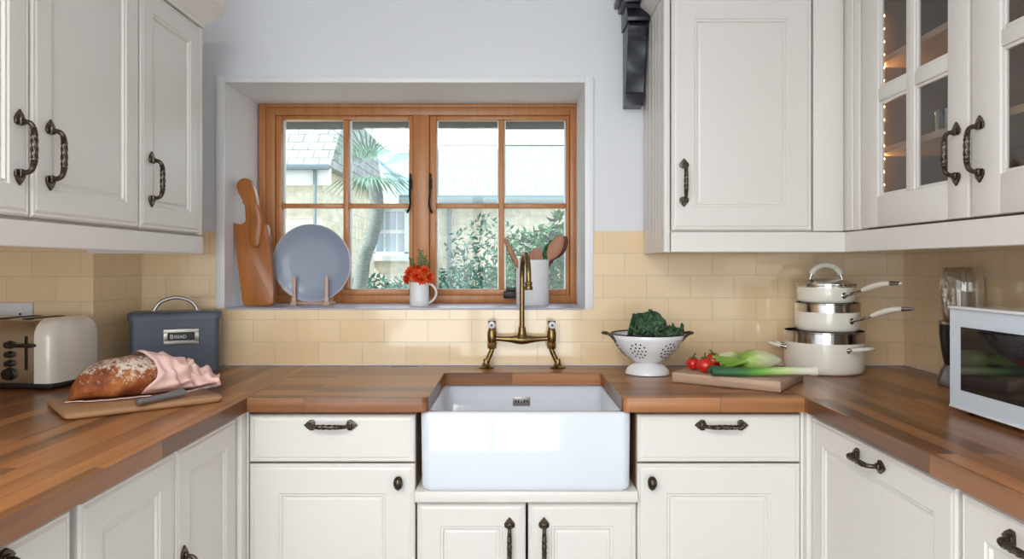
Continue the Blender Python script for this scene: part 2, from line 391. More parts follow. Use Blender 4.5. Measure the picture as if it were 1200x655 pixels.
def add_knob(parent, loc):
    bm = BM()
    lathe(bm, [(0,0),(.008,0),(.009,.003),(.005,.006),(.005,.012),(.010,.017),(.0125,.022),(.010,.029),(.004,.033),(0,.034)], 18, Matrix.Rotation(PI/2, 4, 'X') @ Matrix.Diagonal((1.0,1.5,1,1)))
    pts = [(0,-.022),(.007,-.012),(.010,-.002),(.008,.010),(0,.014),(-.008,.010),(-.010,-.002),(-.007,-.012)]
    prism(bm, pts, -.022, -.006, 'Y', .004)
    return finish(bm, 'knob', 'bronze', parent, loc)
def door_bm(w, h, stile=.072, t=.02, panel=True):
    bm = BM()
    prof = [(0, 0), (0, -t+.005), (.004, -t+.001), (.007, -t+.001), (.009, -t+.0025), (.015, -t)]
    if panel: prof += [(stile-.014, -t), (stile-.011, -t+.003), (stile-.006, -t+.003), (stile-.003, -t+.0085), (stile, -t+.0085), (stile+.006, -t+.0065), (stile+.012, -t+.006)]
    rings_rect(bm, w, h, prof); return bm
def add_door(parent, name, loc, w, h, rz=0, stile=.072, panel=True, mat='cream'):
    """loc: lower left corner at the back of the door, in the parent's frame"""
    return finish(door_bm(w, h, stile, .02, panel), name, mat, parent, loc, (0,0,rz), angle=12)
def carcass(parent, x0, x1, y0, y1, z0, z1, t=.018, mat='carcass', plinth=0, name='carcass', openface='-y', back=True):
    bm = BM()
    box(bm, x0, x1, y0, y1, z0, z0+t)
    box(bm, x0, x1, y0, y1, z1-t, z1)
    if openface in ('-y',):
        box(bm, x0, x0+t, y0, y1, z0+t, z1-t); box(bm, x1-t, x1, y0, y1, z0+t, z1-t)
        box(bm, x0+t, x1-t, y1-t, y1, z0+t, z1-t)
    else:
        box(bm, x0, x1, y0, y0+t, z0+t, z1-t); box(bm, x0, x1, y1-t, y1, z0+t, z1-t)
        if openface == '+x': box(bm, x0, x0+t, y0+t, y1-t, z0+t, z1-t)
        else: box(bm, x1-t, x1, y0+t, y1-t, z0+t, z1-t)
    return finish(bm, name, mat, parent, grain='Z')
def base_thing(name, label, cat='base cabinet', loc=(0,0,0), group=None): return thing(name, label, cat, loc, 0, group)

# ------------------------------------------------------------------ room
def struct(name, bm, mat, parent=None, **kw):
    o = finish(bm, name, mat, parent, **kw)
    if not parent: o['kind'] = 'structure'
    return o
YB = 2.53; XL = -1.62; XR = 1.375; YR = -2.6; CT = 2.42
bm = BM(); box(bm, XL-.1, XR+.1, YR-.1, YB, -.1, 0); struct('floor', bm, 'floor')
bm = BM(); box(bm, XL-.1, XR+.1, YR-.1, YB+.02, CT, CT+.1); struct('ceiling', bm, 'ceiling')
# back wall with the window opening (real hole, 0.47 m thick)
wx0, wx1, wz0, wz1 = -1.0, .2537, H-.149, H+.636
bm = BM(); Y1 = 3.0
box(bm, XL-.3, wx0, YB, Y1, -.1, CT+.3); box(bm, wx1, XR+.3, YB, Y1, -.1, CT+.3)
box(bm, wx0, wx1, YB, Y1, -.1, wz0); box(bm, wx0, wx1, YB, Y1, wz1, CT+.3); struct('wall_back', bm, 'wall')
bm = BM(); box(bm, XL-.3, XL, YR-.1, YB, 0, CT); struct('wall_left', bm, 'wall')
bm = BM(); box(bm, XR, XR+.3, YR-.1, YB, 0, CT); struct('wall_right', bm, 'wall')
bm = BM(); gx0, gx1, gz = -1.5, .7, 2.15
box(bm, XL, gx0, YR-.2, YR, 0, CT); box(bm, gx1, XR, YR-.2, YR, 0, CT); box(bm, gx0, gx1, YR-.2, YR, gz, CT); struct('wall_rear', bm, 'wall')
bm = BM(); box(bm, XL, -1.298, 2.238, YB, 0, CT); struct('wall_left_return', bm, 'wall')
# outside slate hood over the window
bm = BM(); box(bm, -1.5, .8, 3.0, 3.25, 1.868, 1.93, .006); struct('trim_1', bm, 'fasciadark')
# tiles
zt0, zt1 = .912, H+.119
T = .008
bm = BM()
box(bm, -1.29, -1.03, YB-T, YB, zt0, zt1); box(bm, -1.03, .2837, YB-T, YB, zt0, wz0-.0); box(bm, .2837, XR-.0, YB-T, YB, zt0, zt1)
struct('wall_tiles_back', bm, 'tile', uvoff=(0,-.914+.0775*20))
bm = BM(); box(bm, -1.298, -1.29, 2.23, YB-T, zt0, zt1); struct('wall_tiles_left_return', bm, 'tile', grain='Y', uvoff=(.03,-.914+.0775*20))
bm = BM(); box(bm, XL, -1.298, 2.23, 2.238, zt0, zt1); struct('wall_tiles_left_front', bm, 'tile', uvoff=(.045,-.914+.0775*20))
bm = BM(); box(bm, XL, XL+T, .4, 2.23, zt0, zt1); struct('wall_tiles_left', bm, 'tile', grain='Y', uvoff=(0,-.914+.0775*20))
bm = BM(); box(bm, XR-T, XR, .4, YB-T, zt0, zt1); struct('wall_tiles_right', bm, 'tile', grain='Y', uvoff=(.06,-.914+.0775*20))
# white sealant bead where the tiles meet the worktop
bm = BM(); box(bm, -1.288, XR-.01, YB-.0125, YB-T, .9105, .9145, .001); box(bm, XR-.0125, XR-T, .4, YB-.0125, .9105, .9145, .001); struct('trim_4', bm, 'whitetrim')
# white trim around the opening: flat board with an outer bead
bm = BM()
for a, b, c, d in ((wx0-.03, wx0, wz0, wz1+.022), (wx1, wx1+.03, wz0, wz1+.022), (wx0, wx1, wz1, wz1+.022)):
    box(bm, a, b, YB-.014, YB, c, d, .002)
struct('trim_2', bm, 'whitetrim')
bm = BM(); box(bm, wx0, wx1, YB-.010, 2.84, wz0-.006, wz0+.001, .002); struct('trim_3', bm, 'sill')

# ---- window
YW = 2.853
def XW(px): return (px-600)/297.2
def ZW(py): return H+(311-py)/297.2
win = bpy.data.objects.new('window_1', None); C.objects.link(win); win['kind'] = 'structure'; win.location = (0, 0, 0)
ox0, ox1, oz0, oz1 = wx0+.004, wx1+.0, wz0+.001, wz1
bm = BM()
fx0, fx1 = XW(322), XW(668)
cz0, cz1 = ZW(346), ZW(135)
box(bm, ox0, fx0, YW-.0, YW+.07, oz0, oz1, .003); box(bm, fx1, ox1, YW, YW+.07, oz0, oz1, .003)
box(bm, fx0, fx1, YW, YW+.07, cz1, oz1, .003); box(bm, fx0, fx1, YW, YW+.07, oz0, cz0, .003)
# stepped inner bead of the frame
for a, b, c, d in ((ox0, XW(312), oz0, oz1), (XW(674), ox1, oz0, oz1)): box(bm, a, b, YW-.01, YW, c, d, .002)
box(bm, XW(312), XW(674), YW-.01, YW, ZW(126), oz1, .002)
mx0, mx1 = XW(484), XW(503)
box(bm, mx0, mx1, YW-.004, YW+.07, cz0, cz1, .003)
finish(bm, 'frame', 'pine', win, grain='Z')
def casement(x0, x1, g0, g1, barx):
    bm = BM(); gz0, gz1 = ZW(339), ZW(139.5); y0, y1 = YW+.008, YW+.055
    for a, b, c, d in ((x0, g0, cz0, cz1), (g1, x1, cz0, cz1), (g0, g1, gz1, cz1), (g0, g1, cz0, gz0)): box(bm, a, b, y0, y1, c, d, .003)
    bw = .011
    box(bm, barx-bw, barx+bw, y0+.004, y1-.004, gz0, gz1, .005)
    zb = ZW(240.7); box(bm, g0, barx-bw, y0+.006, y1-.006, zb-.0095, zb+.0095, .004); box(bm, barx+bw, g1, y0+.006, y1-.006, zb-.0095, zb+.0095, .004)
    c = finish(bm, 'casement', 'pine', win, grain='Z')
    for a, b in ((g0, barx-bw), (barx+bw, g1)):
        for e, f in ((gz0, zb-.0095), (zb+.0095, gz1)):
            bb = BM(); box(bb, a, b, YW+.03, YW+.034, e, f); finish(bb, 'glass_pane', 'pane', c)
            bb = BM()   # white spacer bar in the rebate
            for q in ((a, a+.006, e, f), (b-.005, b, e, f)): box(bb, q[0], q[1], YW+.036, YW+.05, q[2], q[3])
            finish(bb, 'spacer', 'whitetrim', c)
    return c
ca = casement(fx0+.001, mx0-.001, XW(329), XW(479), XW(404.5)); cb = casement(mx1+.001, fx1-.001, XW(511), XW(663.5), XW(587.5))
for c, px, s in ((ca, 481, -1), (cb, 504.5, 1)):
    bm = BM(); x = XW(px); z0, z1 = ZW(250), ZW(204)
    tube(bm, catmull([(x, YW-.008, z1), (x, YW-.018, (z0+z1)/2), (x-.002*s, YW-.022, z0+.03), (x+.008*s, YW-.03, z0)], 6), .0045, 8)
    box(bm, x-.006, x+.006, YW-.008, YW+.009, z1-.06, z1-.02, .002); finish(bm, 'fastener', 'iron', c)
bm = BM(); x0, x1 = XW(590), XW(612); box(bm, x0, x1, YW-.03, YW+.008, ZW(349), ZW(341), .003); box(bm, x0+.01, x1-.01, YW-.022, YW-.01, ZW(341), ZW(337), .002)
finish(bm, 'window_stay', 'iron', cb)
# unseen rear glazed opening, added to let the fill light in
rd = bpy.data.objects.new('added_rear_door', None); C.objects.link(rd); rd['kind'] = 'structure'; rd.location = (0, YR-.1, 0)
bm = BM()
for a in (gx0, (gx0+gx1)/2-.06, gx1-.06): box(bm, a, a+.06 if a != (gx0+gx1)/2-.06 else a+.12, -.03, .03, 0, gz, .004)
for a, b in ((gx0+.06, (gx0+gx1)/2-.06), ((gx0+gx1)/2+.06, gx1-.06)):
    box(bm, a, b, -.03, .03, gz-.07, gz, .004); box(bm, a, b, -.03, .03, 0, .12, .004)
finish(bm, 'door_frame', 'whitetrim', rd)
bm = BM(); box(bm, gx0+.06, gx1-.06, -.004, .004, .12, gz-.07); finish(bm, 'glass_pane', 'pane', rd)

# ------------------------------------------------------------------ worktops
CT0, CT1 = .871, .910
XLC, XRC, YF = -.70, .7725, 1.91
def arc(cx, cy, r, a0, a1, n=5): return [(cx+r*math.cos(R(a0+(a1-a0)*i/n)), cy+r*math.sin(R(a0+(a1-a0)*i/n))) for i in range(n+1)]
cx0, cx1, cyb = -.222, .291, 2.35
pts = [(XLC, YF)] + arc(cx0-.02, YF+.02, .02, -90, 0) + arc(cx0+.015, cyb-.015, .015, 180, 90, 4) + arc(cx1-.015, cyb-.015, .015, 90, 0, 4) + arc(cx1+.02, YF+.02, .02, 180, 270) + [(XRC, YF), (XRC, YB-.001), (XLC, YB-.001)]
bm = BM(); prism(bm, pts, CT0, CT1, 'Z', .0025)
tag(finish(bm, 'worktop', 'counter', angle=14, grain='X', uvoff=(0,.034)), 'wooden worktop under the window, cut out around the white sink', 'worktop')
bm = BM(); prism(bm, [(XL+.001, .4), (XLC-.0005, .4), (XLC-.0005, YB-.001), (-1.297, YB-.001), (-1.297, 2.237), (XL+.001, 2.237)], CT0, CT1, 'Z', .0025)
tag(finish(bm, 'worktop', 'counter', angle=14, grain='Y', uvoff=(.2,.034)), 'wooden worktop on the left side, carrying the toaster and the bread board', 'worktop')
bm = BM(); prism(bm, [(XRC+.0005, .4), (XR-.001, .4), (XR-.001, YB-.001), (XRC+.0005, YB-.001)], CT0, CT1, 'Z', .0025)
tag(finish(bm, 'worktop', 'counter', angle=14, grain='Y', uvoff=(.31,.034)), 'wooden worktop on the right side, carrying the microwave and the pan stack', 'worktop')

t = thing('worktop_insert', 'slim flush grey metal insert in the worktop left of the tap', 'insert', (-.37, 2.49, .9101))
bm = BM(); box(bm, -.06, .06, -.016, .016, 0, .0012, .0005); finish(bm, 'plate', 'knife_steel', t)
bm = BM(); box(bm, -.048, .048, -.005, .005, .0008, .0016); finish(bm, 'slot', 'darkhole', t)
# ------------------------------------------------------------------ base cabinets
YD = 1.96   # back plane of the doors; fronts at 1.94
def base_back(x0, x1, dx0, dx1, label, knob_side, hx):
    t = base_thing('base_cabinet', label, loc=((x0+x1)/2, 2.2, 0)); o = Vector(t.location)
    carcass(t, x0-o.x, x1-o.x, YD+.002-o.y, 2.50-o.y, .14, .868)
    bm = BM(); box(bm, x0-o.x, x1-o.x, 2.02-o.y, 2.036-o.y, 0, .138); finish(bm, 'plinth', 'cream', t)
    d = add_door(t, 'drawer_front', (dx0-o.x, YD-o.y, .7315), dx1-dx0, .127, 0, panel=False)
    add_handle(d, (hx-dx0, -.02, .1), .135, True)
    d = add_door(t, 'door', (dx0-o.x, YD-o.y, .15), dx1-dx0, .576, 0, .092)
    add_knob(d, ((dx1-dx0-.042) if knob_side > 0 else .036, -.02, .576-.045))
    return t
t = base_back(-.706, -.2595, -.7045, -.2605, 'cream base cabinet left of the sink, one drawer over one door', 1, -.485)
t = base_back(.335, .7745, .3365, .7735, 'cream base cabinet right of the sink, one drawer over one door', -1, .561)
# sink unit
t = base_thing('sink_cabinet', 'cream double-door cabinet directly under the white sink', 'base cabinet', (.04, 2.2, 0)); o = Vector(t.location)
carcass(t, -.258-o.x, .3335-o.x, YD+.002-o.y, 2.50-o.y, .14, .629)
bm = BM(); box(bm, -.258-o.x, .3335-o.x, 2.02-o.y, 2.036-o.y, 0, .138); finish(bm, 'plinth', 'cream', t)
bm = BM(); box(bm, -.2585-o.x, .334-o.x, 1.918-o.y, 2.45-o.y, .630, .6595, .003); finish(bm, 'support_board', 'cream_trim', t)
for a, b, hx in ((-.2545, .0365, -.0065), (.0435, .3335, .0855)):
    d = add_door(t, 'door', (a-o.x, YD-o.y, .15), b-a, .471, 0, .075); add_handle(d, (hx-a, -.02, .471-.108), .135)
# corner posts
for x0, x1, lab in ((-.7305, -.7075, 'narrow cream corner post at the left end of the back cabinets'), (.7755, .801, 'narrow cream corner post at the right end of the back cabinets')):
    bm = BM(); box(bm, x0, x1, 1.942, 1.962, .0, .868, .002)
    if x0 < 0: box(bm, x0-.0, x0+.02, 1.90, 1.942, .0, .868, .002)
    else: box(bm, x1-.02, x1, 1.915, 1.942, .0, .868, .002)
    tag(finish(bm, 'corner_post', 'cream_trim'), lab, 'corner post')
# left run, doors face +X; front plane -.72
def side_cabinet(name, label, X, sgn, ya, yb, doors, group=None, mat='carcass'):
    """sgn=+1: left run facing +X"""
    t = thing(name, label, 'base cabinet', (X-sgn*.3, (ya+yb)/2, 0)); o = Vector(t.location)
    xa, xb = sorted((X-sgn*.022, X-sgn*.56)); bf = '+xx' if sgn > 0 else '-x'
    bm = BM(); th = .018
    box(bm, xa-o.x, xb-o.x, ya-o.y, ya+th-o.y, .14, .868); box(bm, xa-o.x, xb-o.x, yb-th-o.y, yb-o.y, .14, .868)
    box(bm, xa-o.x, xb-o.x, ya+th-o.y, yb-th-o.y, .14, .158); box(bm, xa-o.x, xb-o.x, ya+th-o.y, yb-th-o.y, .85, .868)
    finish(bm, 'carcass', mat, t, grain='Z')
    px = X-sgn*.09; bm = BM(); box(bm, px-.008-o.x, px+.008-o.x, ya-o.y, yb-o.y, 0, .138); finish(bm, 'plinth', 'cream', t)
    for (y0, y1, z0, z1, hy, hz, hor) in doors:
        rz = R(90) if sgn > 0 else R(-90)
        loc = (X-sgn*.02-o.x, (y0 if sgn > 0 else y1)-o.y, z0)
        d = add_door(t, 'door', loc, y1-y0, z1-z0, rz, .078)
        if hy is not None: add_handle(d, ((hy-y0) if sgn > 0 else (y1-hy), -.02, hz-z0), .135, hor)
    return t
side_cabinet('base_cabinet', 'cream left-hand base cabinet nearest the window corner, dark handle low on its door', -.72, 1, 1.55, 1.898, [(1.553, 1.893, .15, .862, 1.585, H-.685, False)])
side_cabinet('base_cabinet', 'cream left-hand base cabinet in the middle of the run, no handle in view', -.72, 1, 1.19, 1.547, [(1.207, 1.547, .15, .862, 1.26, .36, False)])
side_cabinet('base_cabinet', 'cream left-hand base cabinet at the lower left edge of the photo', -.72, 1, .78, 1.187, [(.795, 1.183, .15, .862, .972, H-.415, True)])
side_cabinet('base_cabinet', 'wide cream right-hand cabinet door beside the corner, handle across its top', .79, -1, 1.285, 1.912, [(1.289, 1.908, .15, .862, 1.60, .828, True)])
side_cabinet('base_cabinet', 'cream right-hand cabinet at the lower right edge of the photo', .79, -1, .66, 1.281, [(.664, 1.275, .15, .862, 1.09, .828, True)])

# ------------------------------------------------------------------ sink
t = thing('belfast_sink', 'white ceramic apron-front sink below the brass tap', 'sink', (.0365, 2.16, .660)); o = Vector(t.location)
sx0, sx1, sy0, sy1 = -.244-o.x, .317-o.x, 1.918-o.y, 2.40-o.y
bm = BM(); zt = .2095
rg = [rrect(sx0+.03, sx1-.03, sy0+.03, sy1-.03, .02, .0), rrect(sx0+.012, sx1-.012, sy0+.004, sy1-.004, .025, .0), rrect(sx0+.004, sx1-.004, sy0+.0008, sy1, .026, .006), rrect(sx0+.002, sx1-.002, sy0, sy1, .026, .016),
      rrect(sx0, sx1, sy0, sy1, .026, zt-.008), rrect(sx0+.002, sx1-.002, sy0+.002, sy1-.002, .026, zt-.002), rrect(sx0+.007, sx1-.007, sy0+.007, sy1-.007, .024, zt),
      rrect(sx0+.019, sx1-.019, sy0+.019, sy1-.034, .024, zt), rrect(sx0+.024, sx1-.024, sy0+.024, sy1-.038, .024, zt-.004), rrect(sx0+.027, sx1-.027, sy0+.027, sy1-.041, .03, .05),
      rrect(sx0+.04, sx1-.04, sy0+.04, sy1-.054, .03, .03), rrect(sx0+.2, sx1-.2, sy0+.2, sy1-.2, .03, .026)]
loft(bm, rg); finish(bm, 'basin', 'ceramic', t, angle=60)
ov = at(611, 470, 2.36); ov.y = sy1+o.y-.0405; ol = ov-o
bm = BM(); box(bm, -.028, .028, -.0035, 0, -.0145, .0145, .001); pl = finish(bm, 'overflow_plate', 'steel', t, ol)
bm = BM()
for x in (-.019, -.010, .010, .019): box(bm, x-.0018, x+.0018, -.0045, -.0030, -.0045, .0045, .0008)
box(bm, -.003, .003, -.0045, -.003, -.004, -.002, .0008)
finish(bm, 'overflow_slot', 'darkhole', pl)
bm = BM(); lathe(bm, [(0,.002),(.02,.002),(.024,.004),(.032,.005),(.034,.003),(.034,0)], 24); finish(bm, 'drain', 'steel', t, (0, 0, .026))

# ------------------------------------------------------------------ tap
t = thing('bridge_tap', 'aged brass bridge tap with swan neck spout behind the sink', 'tap', (.0335, 2.465, .91)); o = Vector(t.location)
k = F/2.465
def tp(px, py): return Vector(((px-600)/k-o.x, 0, H+(311-py)/k-o.z))
for s, px in ((-1, 576.5), (1, 646.5)):
    cx = tp(px, 400).x; fxp = tp(569.8 if s < 0 else 653.6, 430).x
    bm = BM()
    lathe(bm, [(0,0),(.026,0),(.027,.003),(.022,.005),(.014,.010),(.010,.018),(.009,.03)], 24, Matrix.Translation((fxp, 0, 0)))
    zc = tp(px, 409).z
    tube(bm, catmull([(fxp,0,.012), (fxp-s*.004,0,.024), (cx+s*.006,0,zc-.018), (cx,0,zc-.002), (cx,0,zc+.006)], 8), .0085, 16)
    finish(bm, 'tap_leg', 'brass', t)
    z0, z1 = tp(px, 408.5).z, tp(px, 401).z
    bm = BM(); lathe(bm, [(0,z0),(.0145,z0),(.0155,z0+.003),(.0155,z1-.003),(.0145,z1),(0,z1)], 8, Matrix.Translation((cx,0,0))); finish(bm, 'nut', 'brass', t, angle=20)
    zb, zq = tp(px, 401).z, tp(px, 385).z
    bm = BM(); lathe(bm, [(0,zb),(.013,zb),(.0155,zb+.006),(.016,zb+.02),(.0155,zb+.033),(.013,zq-.005),(.0115,zq),(.011,zq+.004),(.0105,zq+.017),(.008,zq+.02),(0,zq+.02)], 24, Matrix.Translation((cx,0,0))); bd = finish(bm, 'valve_body', 'brass', t)
    zc = tp(px, 380).z
    bm = BM(); lathe(bm, [(0,-.02),(.009,-.02),(.012,-.016),(.0125,.0),(.010,.004),(0,.004)], 20, Matrix.Translation((cx,-.004,zc)) @ Matrix.Rotation(PI/2, 4, 'X')); bmesh.ops.scale(bm, vec=(1,1,1), verts=bm.verts)
    tube(bm, [(cx-.013,.0,zc+.006),(cx+.013,0,zc+.006)], .006, 10)
    lv = finish(bm, 'lever', 'bronze', bd)
    bm = BM(); lathe(bm, [(0,.016),(.011,.016),(.0125,.020),(.0125,.033),(.010,.038),(.0055,.039),(.005,.037),(0,.037)], 22, Matrix.Translation((cx,-.004,zc)) @ Matrix.Rotation(PI/2, 4, 'X')); finish(bm, 'porcelain_cap', 'ceramic', bd)
    bm = BM(); lathe(bm, [(0,.037),(.0045,.037),(.0045,.040),(0,.041)], 12, Matrix.Translation((cx,-.004,zc)) @ Matrix.Rotation(PI/2, 4, 'X')); finish(bm, 'cap_screw', 'bronze', bd)
za = tp(611, 396.5).z; xa, xb, xc = tp(580,0).x, tp(643,0).x, tp(611.8,0).x
bm = BM(); tube(bm, [(xa+(xb-xa)*i/24, 0, za-.004*math.sin(PI*i/24)) for i in range(25)], lambda q: .0080+.0085*math.exp(-((q-.5)/.2)**2), 18)
lathe(bm, [(0,za),(.022,za),(.0165,za+.012),(.0135,za+.02),(.0125,za+.034),(.0115,za+.038),(.0095,za+.039)], 24, Matrix.Translation((xc,0,0)))
finish(bm, 'bridge', 'brass', t)
ztop = H+.040-o.z; tip = Vector(((619.5-600)/(F/2.30), 2.30, H-.078))-o
r0 = tip.xy.length/2; mid = Vector((tip.x/2+xc/2, tip.y/2)); path = [(xc, 0, za+.03), (xc, 0, ztop-.085)]
zc = ztop-.0825
for i in range(0, 15):
    a = PI*i/14; q = (1-math.cos(a))/2; path.append((xc+(tip.x-xc)*q, tip.y*q, zc+.0825*math.sin(a)))
path.append((tip.x, tip.y, tip.z+.02))
bm = BM(); tube(bm, path, .0086, 18)
lathe(bm, [(.0086,0),(.0125,.0),(.0135,.004),(.0135,.010),(.011,.013),(.011,.018),(.0125,.02),(.012,.024),(.0086,.028)], 20, Matrix.Translation((tip.x, tip.y, tip.z)))
lathe(bm, [(0,.001),(.0125,0)], 20, Matrix.Translation((tip.x, tip.y, tip.z)))
finish(bm, 'spout', 'brass', t)

# ------------------------------------------------------------------ wall cabinets
def ring_cornice(name, path, prof, mat, label=None, cat=None):
    bm = BM(); sweep(bm, path, prof); return tag(finish(bm, name, mat, angle=20), label, cat)
zb_ = H+.718
# left
def wall_cab_left(label, ya, yb, doors):
    t = thing('wall_cabinet', label, 'wall cabinet', (-1.2, (ya+yb)/2, H+.09)); o = Vector(t.location)
    bm = BM(); x0, x1 = XL+.009-o.x, -.962-o.x; z1 = .718+.004-.09; th = .018
    box(bm, x0, x1, ya-o.y, ya+th-o.y, 0, z1); box(bm, x0, x1, yb-th-o.y, yb-o.y, 0, z1)
    box(bm, x0, x1, ya+th-o.y, yb-th-o.y, 0, th); box(bm, x0, x1, ya+th-o.y, yb-th-o.y, z1-th, z1); finish(bm, 'carcass', 'cream_trim', t, grain='Z')
    for y0, y1, hy, hz in doors:
        d = add_door(t, 'door', (-.96-o.x, y0-o.y, .005), y1-y0, .623, R(90), .072); add_handle(d, (hy-y0, -.02, hz-.095), .135)
def kz(px, py, X): kk = (px-600)/X; return (311-py)/kk
wall_cab_left('cream double-door wall cabinet at the left edge of the photo', .99, 1.8285, [(1.0, 1.412, 1.378, kz(28, 174, -.94)), (1.418, 1.8245, 1.47, kz(63, 183, -.94))])
wall_cab_left('narrow cream single-door wall cabinet next to the window, left side', 1.8305, 2.205, [(1.8335, 2.178, 1.884, kz(180, 211, -.94))])
bm = BM(); box(bm, -.960, -.9425, 2.181, 2.205, H+.092, H+.72, .002); tag(finish(bm, 'end_post', 'cream_trim'), 'slim cream post at the window end of the left wall cabinets', 'post')
prof = [(-.02, .722), (.002, .722), (.002, .732), (.010, .738), (.020, .752), (.036, .768), (.044, .774), (.044, .784), (.052, .790), (.058, .800), (.058, .812), (-.02, .812)]
prof = [(a, H+z) for a, z in prof]
# travel towards the camera on the left run so that "right of travel" faces the room
pth = [(-1.29, 2.205), (-.94, 2.205), (-.94, .9)]
ring_cornice('cornice_moulding', pth[::-1], [(a, z) for a, z in prof], 'cream_trim', 'cream cornice moulding on top of the left wall cabinets', 'moulding')
pp = [(-.018, H+.036), (-.002, H+.036), (-.001, H+.038), (-.001, H+.087), (-.018, H+.087)]
ring_cornice('pelmet_board', [(-.94, .9), (-.94, 2.205), (-1.285, 2.205)], pp, 'cream_trim', 'cream pelmet board under the left wall cabinets', 'pelmet')
# right of window, back wall
YC = 2.186
t = thing('wall_cabinet', 'tall cream single-door wall cabinet on the window wall, right side', 'wall cabinet', (.72, 2.36, H+.10)); o = Vector(t.location)
bm = BM(); x0, x1 = .459-o.x, 1.02-o.x; z1 = .72; th = .018; ya, yb = YC+.022-o.y, YB-T-.001-o.y
box(bm, x0+.004, x1, ya, yb, 0, th); box(bm, x0+.004, x1, ya, yb, z1-th, z1); box(bm, x1-th, x1, ya, yb, th, z1-th); box(bm, x0+th+.004, x1-th, yb-th, yb, th, z1-th); finish(bm, 'carcass', 'cream_trim', t)
bm = BM()   # grooved side panel
ys = [YC, 2.235, 2.262, 2.30, 2.34, 2.40, 2.46, YB-T-.001]
for a, b in zip(ys[:-1], ys[1:]): box(bm, x0, x0+.016, a-o.y+.0012, b-o.y, -.06, .722, .0025)
finish(bm, 'side_panel', 'cream_trim', t)
bm = BM(); box(bm, x0+.0005, .4775-o.x, YC-.0-o.y, YC+.02-o.y, -.06, .722, .002); finish(bm, 'front_stile', 'cream_trim', t)
d = add_door(t, 'door', (.4825-o.x, YC+.021-o.y, .006), .4245, .71, 0, .083); add_handle(d, ((801.5-600)/388-.4825, -.02, (311-214)/388-.106), .138)
bm = BM(); box(bm, .9115-o.x, 1.003-o.x, YC+.001-o.y, YC+.02-o.y, .004, .722, .002); finish(bm, 'filler_panel', 'cream_trim', t)
bm = BM(); box(bm, 1.0035, 1.024, 2.093, YC+.018, H+.104, H+.822, .003); box(bm, .9985, 1.0030, 2.125, 2.172, H+.104, H+.822, .002); tag(finish(bm, 'corner_post', 'cream_trim'), 'cream corner post between the plain door and the glass doors', 'corner post')
# glass-fronted cabinet
XG = 1.005
t = thing('glass_cabinet', 'cream wall cabinet with two glazed doors at the upper right', 'wall cabinet', (1.2, 1.585, H+.10)); o = Vector(t.location)
ya, yb = 1.085-o.y, 2.089-o.y; x0, x1 = XG+.022-o.x, XR-T-.001-o.x; z1 = .72
bm = BM(); box(bm, x0, x1, ya, ya+.018, 0, z1); box(bm, x0, x1, yb-.018, yb, 0, z1); box(bm, x0, x1, ya+.018, yb-.018, 0, .018); box(bm, x0, x1, ya+.018, yb-.018, z1-.018, z1)
box(bm, x1-.01, x1, ya+.018, yb-.018, .018, z1-.018); finish(bm, 'carcass', 'inside', t)
for z in (.33, .583):
    bm = BM(); box(bm, x0+.012, x1-.01, ya+.018, yb-.018, z-.10-.018, z-.10, .002); finish(bm, 'shelf', 'shelf', t, grain='Y')
def glass_door(y1, y0):
    w = y1-y0; bm = BM(); t_ = .02; h = .71; sl, sr, rb, rt = .092, .076, .084, .07
    # local x=0 is the far (window) edge
    xs = [(0, sl), (w-sr, w)]
    for a, b in xs: box(bm, a, b, -t_, 0, 0, h, .0035)
    box(bm, sl, w-sr, -t_, 0, 0, rb, .0035); box(bm, sl, w-sr, -t_, 0, h-rt, h, .0035)
    xm = (sl+w-sr)/2; zm = (.452+.485)/2-.106; bw = .018
    box(bm, xm-bw, xm+bw, -t_+.002, -.002, rb, h-rt, .004); box(bm, sl, xm-bw, -t_+.002, -.002, zm-.018, zm+.018, .004); box(bm, xm+bw, w-sr, -t_+.002, -.002, zm-.018, zm+.018, .004)
    panes = [(a, b, c, e) for a, b in ((sl, xm-bw), (xm+bw, w-sr)) for c, e in ((rb, zm-.018), (zm+.018, h-rt))]
    for a, b, c, e in panes:   # beading around each pane
        q = .008
        for bx in ((a, a+q, c, e), (b-q, b, c, e), (a+q, b-q, c, c+q), (a+q, b-q, e-q, e)): box(bm, bx[0], bx[1], -t_+.006, -.004, bx[2], bx[3], .0018)
    d = finish(bm, 'door', 'cream', t, (XG+.021-o.x, y1-o.y, .006), (0,0,R(-90)), grain='Z')
    for a, b, c, e in panes:
        bm = BM(); box(bm, a+.006, b-.006, -.009, -.006, c+.006, e-.006); finish(bm, 'glass_pane', 'cab_glass', d)
    return d, w
d, w = glass_door(2.085, 1.597); add_handle(d, (2.085-1.635, -.02, kz(1115, 182, XG)-.106), .135)
d, w = glass_door(1.585, 1.09); add_handle(d, (1.585-1.553, -.02, kz(1147, 175, XG)-.106), .135)
pr = [(-.02, .824), (.002, .824), (.010, .838), (.020, .852), (.030, .865), (.030, .91), (-.02, .91)]
ring_cornice('cornice_moulding', [(XG, .9), (XG, YC), (.459, YC), (.459, YB-.001)][::-1][0:1] + [(.459, YC), (XG, YC), (XG, .9)], [(a, H+z) for a, z in pr][::1], 'cream_trim', 'cream cornice moulding on top of the right wall cabinets', 'moulding')
pp2 = [(-.018, H+.040), (-.002, H+.040), (.0, H+.042), (.0, H+.100), (-.018, H+.100)]
ring_cornice('pelmet_board', [(.4805, YC), (XG, YC), (XG, .9)], pp2, 'cream_trim', 'cream pelmet board under the right wall cabinets', 'pelmet')

